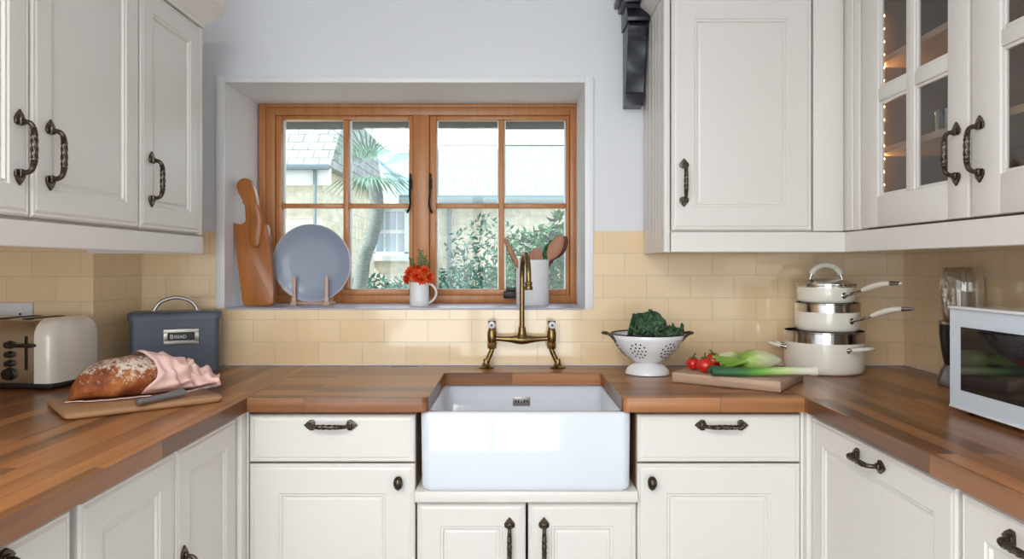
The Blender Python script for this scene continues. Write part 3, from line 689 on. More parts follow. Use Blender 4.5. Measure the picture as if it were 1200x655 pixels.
# things in the glass cabinet
def glass_cup(x, y, z, r, h, label, mat='blueglass'):
    bm = BM(); lathe(bm, [(0,0),(r*.8,0),(r*.85,.003),(r,h),(r-.002,h),(r*.8,.008),(0,.008)], 20); return tag(finish(bm, 'drinking_glass', mat, None, (x, y, z)), label, 'glass')
zs = H+.33
glass_cup(1.13, 1.87, zs+.0005, .036, .07, 'short blue glass tumbler on the lower shelf, furthest left')
glass_cup(1.13, 1.73, zs+.0005, .04, .13, 'tall blue glass tumbler on the lower shelf, left door')
glass_cup(1.13, 1.47, zs+.0005, .04, .085, 'blue glass tumbler on the lower shelf behind the right glass door')
glass_cup(1.14, 1.70, H+.583+.0005, .055, .05, 'wide clear glass bowl on the upper shelf', 'cup')
for i in range(3):
    bm = BM(); lathe(bm, [(0,0),(.05,0),(.085,.008),(.115,.014),(.114,.017),(.083,.012),(.05,.005),(0,.005)], 32)
    tag(finish(bm, 'plate', 'white_enamel', None, (1.18, 1.75, H+.118+.0005+i*.0075)), 'white plate in the low stack at the bottom of the glass cabinet', 'plate', 'stacked plates in the glass cabinet')
bm = BM(); lathe(bm, [(0,0),(.035,0),(.04,.004),(.06,.05),(.055,.05),(.035,.008),(0,.008)], 24); tag(finish(bm, 'bowl', 'bin', None, (1.15, 1.44, H+.1185)), 'dark bowl at the bottom behind the right glass door', 'bowl')
fl = thing('fairy_lights', 'string of warm fairy lights hanging down inside the glass cabinet', 'lights', (1.06, 2.062, H+.135))
bm = BM(); tube(bm, [(0,0,0),(.002,0,.3),(0,0,.6)], .0012, 6); finish(bm, 'wire', 'twig', fl)
for i in range(16):
    bm = BM(); bmesh.ops.create_uvsphere(bm, u_segments=8, v_segments=6, radius=.0042); finish(bm, 'bulb', 'led', fl, (-.004, -.003, .02+i*.037))

# black wall corbel
t = thing('wall_corbel', 'black painted scrolled wooden bracket on the wall above the tiles', 'bracket', (.418, YB, H+.55)); 
zz = lambda py, k=352: (311-py)/k-.55
pr = [(0, zz(119)), (-.062, zz(119)), (-.066, zz(106)), (-.064, zz(103)), (-.066, zz(100)), (-.070, zz(92)), (-.080, zz(84)), (-.088, zz(76)), (-.092, zz(66)), (-.098, zz(55)), (-.112, zz(44)), (-.125, zz(36)), (-.13, zz(31)), (-.125, zz(27)), (0, zz(27))]
bm = BM(); prism(bm, pr[::-1], -.031, .031, 'X', .0015); finish(bm, 'scroll', 'blackwood', t, angle=25)
bm = BM(); 
cap = [(0, zz(25.5)), (-.138, zz(25.5)), (-.140, zz(22)), (-.135, zz(18)), (-.122, zz(13)), (-.112, zz(8)), (-.112, zz(3)), (0, zz(3))]
prism(bm, cap[::-1], -.036, .038, 'X', .001); 
box(bm, -.048, .030, -.13, 0, zz(2.8), zz(-3), .003); box(bm, -.062, .028, -.15, 0, zz(-3.2), zz(-12), .004)
finish(bm, 'cap', 'blackwood', t, angle=25)

# ------------------------------------------------------------------ socket
t = thing('wall_socket', 'white double plug socket on the tiles behind the toaster', 'socket', (-1.545, 2.23, H-.158))
bm = BM(); box(bm, -.073, .073, -.010, 0, -.043, .043, .003); finish(bm, 'faceplate', 'white_plastic', t)
for x in (-.036, .036):
    bm = BM()
    for a, b, c, d in ((x-.003, x+.003, .004, .012), (x-.014, x-.006, -.014, -.010), (x+.006, x+.014, -.014, -.010)): box(bm, a, b, -.0108, -.0095, c, d)
    finish(bm, 'pin_holes', 'darkhole', t)
    bm = BM(); box(bm, x-.007, x+.007, -.013, -.009, .018, .034, .001); finish(bm, 'rocker_switch', 'white_plastic', t)

# ------------------------------------------------------------------ toaster
t = thing('toaster', 'cream and steel two-slot toaster with black knobs on the left worktop', 'toaster', (-1.279, 2.012, .911), R(-7))
W, Dp, Ht = .30, .205, .198
# origin: near right bottom corner; body spans x -W..0, y 0..Dp
def tprof(inset, top, r=.045, y0=0, y1=Dp):
    pts = [(y0+inset, .018), (y1-inset, .018)]
    pts += [(y1-inset-r+r*math.cos(a), top-r+r*math.sin(a)) for a in [R(90*i/6) for i in range(7)]]
    pts += [(y0+inset+r-r*math.sin(a), top-r+r*math.cos(a)) for a in [R(90*i/6) for i in range(7)]]
    return pts
bm = BM(); prism(bm, tprof(.004, Ht-.003), -W+.055, -.055, 'X', .0); 
finish(bm, 'metal_body', 'toaster_steel', t, grain='Y')
for s in (0, 1):   # cream cheeks with rounded outer edges
    x0 = -.055 if s == 0 else -W+.055; d = 1 if s == 0 else -1; bm = BM(); rg = []
    for q, ins in ((0, 0), (.030, 0), (.042, .004), (.050, .011), (.055, .024)): rg.append([(x0+d*q, y, z) for y, z in tprof(ins, Ht-ins*.8, .05)])
    loft(bm, rg); finish(bm, 'side_cheek', 'enamel', t, angle=50)
bm = BM(); box(bm, -W+.012, -.012, .012, Dp-.012, 0, .018, .004); finish(bm, 'base', 'blackplastic', t)
for x in (-.112, -.188):
    bm = BM(); box(bm, x-.015, x+.015, .04, Dp-.035, Ht-.006, Ht-.0015, .0015); finish(bm, 'bread_slot', 'darkhole', t)
k_ = 418.
lx = -.082; 
bm = BM(); box(bm, lx-.0025, lx+.0025, .0, .006, .055, .150, .001); finish(bm, 'lever_track', 'darkhole', t)
bm = BM(); box(bm, lx-.034, lx+.034, -.022, .004, .120, .129, .004); finish(bm, 'lever', 'blackplastic', t)
for x, z, r in ((-.132, .125, .010), (-.132, .098, .009), (-.132, .073, .009), (-.134, .043, .016)):
    bm = BM(); lathe(bm, [(r*1.15,0),(r*1.15,.003),(r,.004),(r*.92,.014),(0,.015)], 20, Matrix.Translation((x, .004, z)) @ Matrix.Rotation(PI/2, 4, 'X')); finish(bm, 'control_knob', 'blackplastic', t)

# ------------------------------------------------------------------ bread bin
t = thing('bread_bin', 'slate blue lidded bread bin with a name plate beside the tiles', 'bread bin', (-1.112, 2.395, .911), R(22))
bm = BM(); w, d, h = .132, .060, .176
loft(bm, [rrect(-w, w, -d, d, .018, 0), rrect(-w-.0, w+.0, -d, d, .018, .004), rrect(-w-.002, w+.002, -d, d, .018, h)]); finish(bm, 'body', 'bin', t, angle=60)
bm = BM(); w2, d2 = w+.008, d+.007
loft(bm, [rrect(-w2, w2, -d2, d2, .022, h-.004), rrect(-w2, w2, -d2, d2, .022, h+.014), rrect(-w2+.004, w2-.004, -d2+.004, d2-.004, .02, h+.020), rrect(-w2+.012, w2-.012, -d2+.012, d2-.012, .018, h+.0215)]); ld = finish(bm, 'lid', 'bin', t, angle=60)
bm = BM(); tube(bm, catmull([(-.066,0,h+.022), (-.060,0,h+.034), (-.042,0,h+.054), (0,0,h+.066), (.042,0,h+.054), (.060,0,h+.034), (.066,0,h+.022)], 8), .0038, 12, flat=1.6)
for s in (-1, 1): box(bm, s*.066-.008, s*.066+.008, -.006, .006, h+.0215, h+.0245, .001)
finish(bm, 'handle', 'steel', ld)
def framebox(bm, x0, x1, z0, z1, y0, y1, t_, bev=.0015):
    box(bm, x0, x1, y0, y1, z0, z0+t_, bev); box(bm, x0, x1, y0, y1, z1-t_, z1, bev); box(bm, x0, x0+t_, y0, y1, z0+t_*.5, z1-t_*.5, bev); box(bm, x1-t_, x1, y0, y1, z0+t_*.5, z1-t_*.5, bev)
pz = .118; px_ = .019
bm = BM(); framebox(bm, px_-.053, px_+.053, pz-.026, pz+.024, -d-.004, -d, .014, .0015); framebox(bm, px_-.044, px_+.044, pz-.017, pz+.017, -d-.008, -d-.002, .004, .001); pf = finish(bm, 'plate_frame', 'steel', t)
bm = BM(); box(bm, px_-.041, px_+.041, -d-.0045, -d-.001, pz-.014, pz+.014); finish(bm, 'name_card', 'blackplastic', pf)
def text_mesh(body, size, name, mat, parent, loc, rot):
    cu = bpy.data.curves.new(name, 'FONT'); cu.body = body; cu.size = size; cu.extrude = .0003; cu.align_x = 'LEFT'; cu.align_y = 'BOTTOM_BASELINE'; cu.offset = .0002
    tmp = bpy.data.objects.new('tmp', cu); C.objects.link(tmp); dg = bpy.context.evaluated_depsgraph_get(); dg.update()
    me = bpy.data.meshes.new_from_object(tmp.evaluated_get(dg)); bpy.data.objects.remove(tmp)
    me.materials.clear(); me.materials.append(M[mat]); o = bpy.data.objects.new(name, me); C.objects.link(o); o.parent = parent; o.location = loc; o.rotation_euler = rot; return o
a = text_mesh('B', .020, 'letter', 'white_plastic', pf, (px_-.034, -d-.005, pz-.0065), (PI/2, 0, 0)); b = text_mesh('READ', .0145, 'lettering', 'white_plastic', pf, (px_-.021, -d-.005, pz-.0055), (PI/2, 0, 0))

# ------------------------------------------------------------------ bread board, bread, cloth, knife
ang = math.atan2(.232, .269)
bo = Vector((-1.0, 1.618, .911))
def board(name, label, cat, loc, rz, w, d, h, mat, bev=.003, rad=.015):
    bm = BM(); loft(bm, [rrect(bev, w-bev, bev, d-bev, rad, 0), rrect(0, w, 0, d, rad, bev), rrect(0, w, 0, d, rad, h-bev), rrect(bev, w-bev, bev, d-bev, rad, h)])
    return tag(finish(bm, name, mat, None, loc, (0,0,rz), angle=50), label, cat)
board('bread_board', 'thin wooden board under the loaf on the left worktop', 'board', bo, ang, .352, .262, .015, 'board_mid', .004, .02)
ax = Vector((math.cos(ang), math.sin(ang), 0)); sd = Vector((math.sin(ang), -math.cos(ang), 0)); UP = Vector((0,0,1)); ZB = .9265
Lb = .30; P0 = Vector((-1.088, 1.775, ZB))
def loaf_dims(s):
    q = max(0.0, 1-abs(2*s-1)**3.0)**.5; return .066*q, .100*(q**.8)*(.80+.20*math.sin(PI*min(1, .10+s*.9)))
def loaf_ring(s, grow=0, n=28, nz=0, flatbottom=True):
    w, h = loaf_dims(min(max(s, .0005), .9995)); w += grow; h += grow*1.0; out = []; c = P0+ax*Lb*s
    for i in range(n):
        a = 2*PI*i/n; x = math.cos(a)*w; zz_ = math.sin(a)
        z = h*.42 + (zz_*h*.58 if zz_ > 0 else zz_*h*.42)
        if zz_ < -.6: z = max(z, .0)+0.0
        p = c+sd*x+UP*z
        if nz: p += (p-(c+UP*h*.4)).normalized()*nz*(noise.noise(p*22))
        p.z = max(p.z, ZB+.0008); out.append(p)
    return out
t_b = P0.copy(); bm = BM()
rings = [[p-P0 for p in loaf_ring(i/40, 0, 36, .006)] for i in range(41)]
loft(bm, rings); tag(finish(bm, 'bread_loaf', 'bread', None, P0, angle=80), 'crusty floured brown loaf half wrapped in the pink cloth', 'bread')
# cloth: under-sheet + sleeve around the right half + twisted tail
bm = BM(); N = 72; rings = []
for j in range(44):
    u = j/43; ring = []
    for i in range(N):
        a = 2*PI*i/N; fr = .5+.5*math.cos(a); up_ = max(0, math.sin(a))
        s0 = .50+.10*fr+.02*math.sin(3*a)-.04*(1-fr)*up_-.10*max(0, -math.sin(a))*fr
        s = s0+(1.0-s0)*min(1, u*1.5)
        w, h = loaf_dims(min(s, .90)); tail = max(0, (u-.55)/.45)
        roll = .007*math.exp(-((u-.04)/.05)**2)                    # rolled hem
        w = (w+.006+.010*math.sin(PI*min(1, u*1.4))+roll)*(1-.30*min(1, tail*1.3)); h = (h+.007+roll)*(1-.66*min(1, tail*1.15))
        amp = min(1, u*2.2+.12)
        folds = (.0065*math.sin(5*a+u*9+1.5*math.sin(u*7))+.0045*math.sin(9*a-u*13+2)+.004*math.sin(u*30+4*math.sin(a)))*amp
        c = P0+ax*(Lb*min(s, .93)+.055*tail)+sd*(-.012*tail)
        zz_ = math.sin(a); z = h*.42+(zz_*h*.58 if zz_ > 0 else zz_*h*.44)
        p = c+sd*math.cos(a)*(w+folds)+UP*(z+folds*(1 if zz_ > -.2 else 0))
        p += Vector((1,1,1))*.010*noise.noise(p*26)*amp*(1 if z > .015 else 0)
        p.z = max(p.z, ZB+.0004); ring.append(p-P0)
    rings.append(ring)
loft(bm, rings, False, True)
# thin hem lying on the board along the front of the loaf
hem = []
for i in range(26):
    s = -.05+i/25*.62; w, h = loaf_dims(min(max(s, .02), .98)); c = P0+ax*Lb*s
    wob = .004*math.sin(i*1.1); a_, b_ = c+sd*(w*.55), c+sd*(w+.012+wob)
    hem.append([Vector((a_.x, a_.y, ZB+.0006))-P0, Vector((b_.x, b_.y, ZB+.0035+abs(wob)))-P0, Vector((b_.x, b_.y, ZB+.0006))-P0])
loft(bm, hem, True, True)
cl = finish(bm, 'cloth', 'cloth', None, P0, angle=85); cl.name = 'linen_cloth'; tag(cl, 'pale pink linen cloth wrapped round the end of the loaf', 'cloth')
sub = cl.modifiers.new('s', 'SUBSURF'); sub.levels = 1; sub.render_levels = 1
# second fold: tail spreading towards the bread bin
bm = BM(); rings = []
E = P0+ax*(Lb*.93)
for j in range(27):
    u = j/26; ring = []; c = E+Vector((.072*u, .030*u+.014*math.sin(u*3), 0)); wd = .042+.012*math.sin(u*4)+.012*u
    for i in range(48):
        a = 2*PI*i/48; h = (.052*(1-u)**1.3+.024)*(1+.15*math.sin(u*14)); f = .007*math.sin(4*a+u*5)+.005*math.sin(7*a-u*6)
        p = c+Vector((.35,-.93,0))*math.cos(a)*(wd+f)+UP*(h*.5+math.sin(a)*(h*.5)+f*(.7 if math.sin(a) > 0 else 0))
        p += Vector((1,.3,1))*.010*noise.noise(p*28); p.z = max(p.z, ZB+.0005); ring.append(p-P0)
    rings.append(ring)
loft(bm, rings); q = finish(bm, 'cloth_tail', 'cloth', cl, angle=80)
# knife
kn0 = Vector((-.885, 1.708, ZB+.009)); kn1 = Vector((-.772, 1.925, ZB+.016)); kd = (kn1-kn0).normalized()
t = thing('bread_knife', 'steel-handled knife lying on the board in front of the loaf', 'knife', kn0, math.atan2(kd.y, kd.x))
bm = BM(); tube(bm, [(0,0,0),(.002,0,0),(.02,0,0),(.05,0,.001),(.08,0,.002),(.10,0,.003),(.125,0,.004)], lambda q: (.0062 if q == 0 else .0088+.0014*math.cos(q*PI*2)), 16, flat=1.3); finish(bm, 'handle', 'knife_steel', t)
bm = BM(); prism(bm, [(.112,-.009),(.20,-.012),(.235,-.006),(.245,.006),(.23,.008),(.112,.009)], .0025, .0045, 'Z', .0004); bmesh.ops.rotate(bm, cent=(.112,0,.003), matrix=Matrix.Rotation(R(-1.5), 3, 'Y'), verts=bm.verts); finish(bm, 'blade', 'chrome', t)

# ------------------------------------------------------------------ colander with cabbage
ctr = Vector((.437, 2.335, .911))
t = thing('colander', 'white enamel footed colander holding the green cabbage', 'colander', ctr)
bm = BM()
lathe(bm, [(.068,0),(.0715,.001),(.071,.004),(.066,.016),(.052,.029),(.038,.034),(.036,.036),(.034,.033),(.05,.026),(.063,.014),(.068,.002)], 48); finish(bm, 'foot', 'white_enamel', t)
prof = [(.0,.036),(.036,.037),(.056,.048),(.078,.066),(.096,.088),(.109,.112),(.116,.128)]
bm = BM(); lathe(bm, prof, 48); bw = finish(bm, 'bowl', 'white_enamel', t); so = bw.modifiers.new('t', 'SOLIDIFY'); so.thickness = .002; so.offset = 1
bm = BM(); tube(bm, [(.1165*math.cos(2*PI*i/48), .1165*math.sin(2*PI*i/48), .129) for i in range(49)], .0022, 8, False); finish(bm, 'rim', 'iron', t)
def bowl_r(z):
    for (r0, z0), (r1, z1) in zip(prof[:-1], prof[1:]):
        if z0 <= z <= z1: q = (z-z0)/(z1-z0); return r0+(r1-r0)*q, math.atan2(z1-z0, r1-r0)
for c in range(0, 360, 60):
    holes = BM()
    for rr, cnt in ((0, 1), (.012, 6), (.024, 11)):
        for i in range(cnt):
            aa = 2*PI*i/max(1, cnt); z = .082+rr*math.sin(aa)*.95; th = R(c+2)+rr*math.cos(aa)/.095; r, sl = bowl_r(z)
            nrm = Vector((math.cos(th)*math.sin(sl), math.sin(th)*math.sin(sl), -math.cos(sl)))
            m = Matrix.Translation(Vector((r*math.cos(th), r*math.sin(th), z))+nrm*.0004) @ nrm.to_track_quat('Z', 'Y').to_matrix().to_4x4()
            lathe(holes, [(0,.0028),(.0029,.0028),(.0029,-.002)], 8, m)
    finish(holes, 'drain_holes', 'darkhole', t)
for s in (-1, 1):
    bm = BM(); tube(bm, catmull([(s*.104,-.026,.106),(s*.112,-.026,.116),(s*.126,-.024,.128),(s*.140,-.016,.131),(s*.145,0,.131),(s*.140,.016,.131),(s*.126,.024,.128),(s*.112,.026,.116),(s*.104,.026,.106)], 7), .0042, 10); finish(bm, 'handle', 'bronze', t)
def leaf_bm(cl_, W, curl, ruf, seed, nu=26, nv=22, sidev=(0,1,0), shape=.8, frill=3.0):
    bm = BM(); cl2 = catmull(cl_, 8); m = len(cl2); g = []; uvl = bm.loops.layers.uv.verify(); sv = Vector(sidev).normalized()
    for i in range(nu+1):
        u = i/nu; f = u*(m-1); a = int(min(f, m-2)); c = cl2[a].lerp(cl2[a+1], f-a); tg = (cl2[a+1]-cl2[a]).normalized(); nr = tg.cross(sv).normalized(); sd_ = nr.cross(tg).normalized()
        w = W*(math.sin(PI*min(1, (u*.93+.05))**shape)**.6); row = []
        for j in range(nv+1):
            v = 2*j/nv-1; p = c+sd_*(v*w)+nr*(-curl*v*v*w)
            r = ruf*(abs(v)**1.5+.35*u)*math.sin(frill*PI*u*2+v*4+seed)+ruf*.8*noise.noise(Vector((u*9+seed, v*7, seed)))
            p += nr*r+UP*r*.4; row.append(bm.verts.new(p))
        g.append(row)
    for i in range(nu):
        for j in range(nv):
            fc = bm.faces.new((g[i][j], g[i][j+1], g[i+1][j+1], g[i+1][j]))
            for l, (a, b) in zip(fc.loops, ((i, j), (i, j+1), (i+1, j+1), (i+1, j))): l[uvl].uv = (a/nu*1.0, b/nv*1.0)
    return bm
t = thing('savoy_cabbage', 'crinkled dark green cabbage leaves in the colander', 'cabbage', ctr+Vector((0,0,.06)))
LV = [([(-.015,-.035,.055),(-.020,-.062,.088),(-.002,-.05,.118),(.010,-.012,.156)], .060, .45, .007, 1, (1,0,0)),
      ([(-.045,.0,.05),(-.050,-.015,.09),(-.038,-.01,.118),(-.012,.0,.135)], .035, .5, .008, 2, (.6,.8,0)),
      ([(.0,.02,.05),(.012,.01,.11),(.010,.0,.145),(.006,-.01,.168)], .028, .4, .007, 3, (1,0,0)),
      ([(.0,-.03,.075),(.030,-.055,.108),(.062,-.060,.090),(.092,-.045,.076)], .040, .35, .011, 4, (0,1,.3)),
      ([(.02,.01,.07),(.05,.0,.092),(.08,-.01,.086),(.114,-.02,.088)], .036, .2, .013, 5, (0,1,.2)),
      ([(.02,-.035,.06),(.034,-.058,.082),(.050,-.066,.090),(.064,-.055,.102)], .040, .3, .009, 6, (1,.3,0))]
for c_, W_, cu_, ru_, se_, sv_ in LV:
    c_ = [(x, y, .045+(z-.045)*.82) for x, y, z in c_]
    o_ = finish(leaf_bm(c_, W_, cu_, ru_, se_, sidev=sv_), 'leaf', 'savoy', t, keepuv=True, angle=180)
    m_ = o_.modifiers.new('t', 'SOLIDIFY'); m_.thickness = .0012; m_ = o_.modifiers.new('s', 'SUBSURF'); m_.levels = 1; m_.render_levels = 1

# ------------------------------------------------------------------ pale board and vegetables
A = Vector((.477, 2.16, .911)); B = Vector((.735, 1.98, .911)); ra = math.atan2(B.y-A.y, B.x-A.x)
board('chopping_board', 'thick pale rough wooden board under the tomatoes and leek', 'board', A, ra, (B-A).length, .262, .0295, 'board_pale', .0015, .004)
ZP = .9408
def tomato(px, py, D, r, rot, label):
    k = F/D; c = Vector(((px-600)/k, D, ZP)); t = thing('tomato', label, 'tomato', c, rot, 'tomatoes'); del t['group']
    bm = BM(); pts = []
    for i in range(17):
        a = -PI/2+PI*i/16; rr = r*math.cos(a)*1.04; z = r*.92*(1+math.sin(a)); 
        if i > 13: z -= r*.10*((i-13)/3)**1.5
        pts.append((max(0, rr) if 0 < i < 16 else 0, z))
    vs = lathe(bm, pts, 28)
    for v in bm.verts:
        a = math.atan2(v.co.y, v.co.x); rr = v.co.xy.length; v.co.xy *= 1+.02*math.cos(5*a)*(v.co.z/r)
    finish(bm, 'flesh', 'tomato', t, angle=80)
    bm = BM()
    for i in range(5):
        a = 2*PI*i/5; dx, dy = math.cos(a), math.sin(a); z = r*1.72
        tube(bm, catmull([(0,0,z),(dx*r*.35,dy*r*.35,z+.004),(dx*r*.7,dy*r*.7,z-.001)], 4), lambda q: .0022*(1-q*.8), 6)
    tube(bm, catmull([(0,0,z),(.002,.001,z+.008),(.010,.003,z+.014)], 4), .0022, 8)
    finish(bm, 'calyx', 'calyx', t)
tomato(812.5, 426, 2.205, .0205, .3, 'smallest red tomato, leftmost on the pale board')
tomato(826.5, 428, 2.145, .0245, 1.1, 'red tomato at the front of the three, touching the leek')
tomato(835.5, 422, 2.215, .0265, 2.2, 'largest red tomato, at the back of the three')
# leek
k1, k2 = F/2.085, F/2.02
p0 = Vector(((834-600)/k1, 2.085, ZP+.0145)); p1 = Vector(((957-600)/(F/2.06), 2.06, ZP+.0175)); p0.y = 2.08
t = thing('leek', 'long green and white leek lying across the pale board', 'leek', p0)
pth = catmull([(0,0,-.0005), (p1-p0)*.33+Vector((0,-.006,-.002)), (p1-p0)*.66+Vector((0,-.004,.001)), p1-p0], 10)
bm = BM(); tube(bm, pth, lambda q: .0150-.0035*min(1, q*2)+(.0025 if q > .96 else 0), 20, True, uv=True, twist=lambda q, a: (1+.10*max(0, 1-q*3)*math.cos(3*a+1)))
finish(bm, 'stalk', 'leek', t, keepuv=True, angle=70)
for i in range(5):   # flattened cut leaves at the green end
    a = i*1.25; off = Vector((0, math.cos(a)*.007, math.sin(a)*.006)); bm = BM()
    tube(bm, catmull([Vector((-.010+.003*i,0,0))+off*1.3, Vector((.03,0,0))+off, Vector((.07,0,0))+off*.5], 6), lambda q: .0072, 10, True, flat=.55+.1*i, uv=True)
    finish(bm, 'green_leaf', 'leek', t, keepuv=True, angle=70)
bm = BM()
for i in range(14):
    a = i*2.4; e = (p1-p0); tube(bm, [e, e+Vector((.008+.003*math.sin(i), math.cos(a)*.006, math.sin(a)*.006))], .0006, 5)
finish(bm, 'roots', 'plate_rim', t)
# fennel bulbs
def fennel(c, rz, s, label, stalks=4):
    t = thing('fennel_bulb', label, 'vegetable', c, rz)
    for lyr in range(3):
        bm = BM(); rings = []; n = 30; ph = lyr*.9
        for i in range(19):
            u = i/18; x = (-.045+.115*u)*s; r = s*.033*(math.sin(PI*min(1, u**.75*.93+.05))**.7)*(1-.12*lyr)+.003*s; sq = .8
            ring = [(x+.004*lyr*s, math.cos(a)*r*(1+.08*math.cos(3*a+ph)), s*.0285+math.sin(a)*r*sq*(1+.07*math.cos(4*a+ph))) for a in [2*PI*j/n for j in range(n)]]; rings.append(ring)
        loft(bm, rings, uv=True); 
        if lyr < 2: finish(bm, 'bulb_layer', 'fennel', t, keepuv=True, angle=80)
        else: bm.free()
    for i in range(stalks):
        a = -.5+i*1.0/max(1, stalks-1); bm = BM(); tube(bm, catmull([(-.015*s,a*.02*s,.028*s),(-.05*s,a*.05*s,.030*s),(-.10*s,a*.085*s,.020*s+.006*i)], 7), lambda q: .0085*s*(1-.35*q), 10, uv=True, flat=1.3)
        for v in bm.verts: v.co.z = max(v.co.z, .001)
        uvl = bm.loops.layers.uv.verify()
        for f in bm.faces:
            for l in f.loops: l[uvl].uv = ((1-l[uvl].uv[0])*.28, l[uvl].uv[1])
        finish(bm, 'stalk', 'fennel', t, keepuv=True, angle=80)
fennel(Vector((.725, 2.165, ZP)), R(8), 1.12, 'pale green fennel bulb on the board, nearer the pans')
fennel(Vector((.688, 2.255, ZP)), R(168), .85, 'yellow green fennel bulb lying behind the tomatoes', 2)

# ------------------------------------------------------------------ pans
def pan(name, label, cx, cy, z, r, h, rim, handle=None, loops=None, inner=.004):
    t = thing(name, label, 'pan', (cx, cy, z))
    bm = BM(); lathe(bm, [(0,0),(r*.88,0),(r*.95,.003),(r*.99,.012),(r,.03),(r,h),(r-.003,h),(r-.004,.03),(r*.9,.006),(0,.006)], 56); finish(bm, 'body', 'enamel', t, angle=50)
    bm = BM(); rr = r+.001; lathe(bm, [(rr-.003,h-.001),(rr,h-.001),(rr,h+rim-.004),(rr+.003,h+rim-.002),(rr+.003,h+rim),(rr-.003,h+rim),(rr-.003,h)], 56); finish(bm, 'steel_rim', 'chrome', t, angle=50)
    if handle:
        a = Vector(handle[0])-Vector((cx, cy, z)); b = Vector(handle[1])-Vector((cx, cy, z)); dv = b-a; out = Vector((a.x, a.y, 0)).normalized()
        q = lambda s, dz=0: a+dv*s+UP*dz
        bm = BM(); lathe(bm, [(0,0),(.010,0),(.010,.004),(.006,.007),(0,.007)], 16, Matrix.Translation(a-out*.002) @ out.to_track_quat('Z','Y').to_matrix().to_4x4())
        tube(bm, catmull([a, q(.10), q(.36,.004), q(.42,.005)], 6), .0048, 10, flat=1.3); hs = finish(bm, 'handle_shank', 'chrome', t)
        bm = BM(); tube(bm, catmull([q(.36,.004), q(.5,.008), q(.68,.010), q(.85,.006)], 8), lambda s: .0072+.0025*math.sin(PI*min(1, s*1.0)), 14, flat=1.35); finish(bm, 'handle_grip', 'enamel', t)
        bm = BM(); tube(bm, catmull([q(.84,.006), q(.92,.003), q(1.0,0)], 6), lambda s: .0075-.003*s, 12, flat=1.3); finish(bm, 'handle_tip', 'chrome', t)
    for (dx, dy) in (loops or []):
        d = Vector((dx, dy, 0)).normalized(); s_ = Vector((-d.y, d.x, 0)); zz_ = h*.80
        for sg in (-1, 1):
            bm = BM(); p = d*(r*math.cos(.30))+s_*(sg*r*math.sin(.30)); tube(bm, [p+UP*zz_, p+d*.016+UP*(zz_+.003)], .005, 10); lathe(bm, [(0,0),(.009,0),(.009,.003),(0,.004)], 14, Matrix.Translation(p+UP*zz_) @ d.to_track_quat('Z','Y').to_matrix().to_4x4()); finish(bm, 'handle_stud', 'chrome', t)
        bm = BM(); w = r*math.sin(.30)
        tube(bm, catmull([d*(r+.012)+s_*w+UP*(zz_+.003), d*(r+.030)+s_*w*.9+UP*(zz_+.006), d*(r+.042)+UP*(zz_+.008), d*(r+.030)-s_*w*.9+UP*(zz_+.006), d*(r+.012)-s_*w+UP*(zz_+.003)], 7), .0068, 12, flat=1.3); finish(bm, 'loop_handle', 'enamel', t)
    return t
YP = 2.388; z0 = .9105
pan('stock_pot', 'largest cream enamel pot, bottom of the pan stack', 1.029, YP, z0, .124, .101, .034, loops=[(.48,-.88), (-.93,.30)])
z1_ = H-.2320
def hp(px, py, D): return at(px, py, D)
pan('saucepan', 'middle cream saucepan in the stack with a long handle', 1.040, YP, z0+.1355, .100, H-.150-(z0+.1355), .028, handle=(hp(998, 376.5, 2.292), hp(1070, 362, 2.10)))
z2 = H-.1215
pan('saucepan', 'smallest cream saucepan, top of the stack under the lid', 1.036, YP, z2, .090, H-.070-z2, .006, handle=(hp(989, 346.5, 2.302), hp(1055, 332, 2.11)))
t = thing('pan_lid', 'steel rimmed lid with cream arched handle on the top saucepan', 'lid', (1.036, YP, H-.0635))
bm = BM(); lathe(bm, [(.092,0),(.095,.001),(.095,.004),(.088,.006),(.060,.016),(.030,.021),(0,.022)], 48, None, False); lathe(bm, [(0,-.0),(.092,0)], 48); finish(bm, 'cover', 'chrome', t)
bm = BM(); pa = [(-.054,0,.014),(-.050,0,.028),(-.042,0,.046),(-.024,0,.060),(0,0,.065),(.024,0,.060),(.042,0,.046),(.050,0,.028),(.054,0,.014)]; cp = catmull(pa, 8); tube(bm, cp[11:-11], .0080, 14, flat=1.2); finish(bm, 'handle', 'enamel', t)
for s in (1, -1):
    bm = BM(); seg = cp[:13] if s > 0 else cp[-13:]; tube(bm, seg, .0048, 10); x = -s*.052; lathe(bm, [(0,.006),(.009,.006),(.009,.012),(.006,.018),(0,.018)], 12, Matrix.Translation((x,0,0))); finish(bm, 'handle_foot', 'chrome', t)

# ------------------------------------------------------------------ blender
t = thing('personal_blender', 'black and silver compact blender with clear cup behind the microwave', 'blender', (1.298, 2.09, .911))
bm = BM(); lathe(bm, [(0,0),(.060,0),(.062,.004),(.060,.02),(.052,.045),(.044,.06),(0,.06)], 32); finish(bm, 'base', 'knife_steel', t)
bm = BM(); lathe(bm, [(.040,.055),(.046,.075),(.052,.11),(.056,.15),(.056,.176),(.0,.176)], 32); bd = finish(bm, 'motor_housing', 'blackplastic', t)
bm = BM(); lathe(bm, [(.053,.176),(.057,.178),(.057,.186),(.050,.19),(0,.19)], 32); finish(bm, 'collar', 'toaster_steel', t)
bm = BM()
for i in range(7): box(bm, -.0012, .0012, -.0578, -.0555, .148, .156-.002*(i % 2), .0004, 1, Matrix.Rotation(R(-60+i*5), 4, 'Z'))
finish(bm, 'logo_marks', 'white_plastic', bd)
bm = BM(); lathe(bm, [(.047,.19),(.050,.215),(.056,.26),(.0555,.30),(.050,.335),(.046,.343),(0,.346)], 40); cupo = finish(bm, 'clear_cup', 'cup', t); m_ = cupo.modifiers.new('t', 'SOLIDIFY'); m_.thickness = .0025
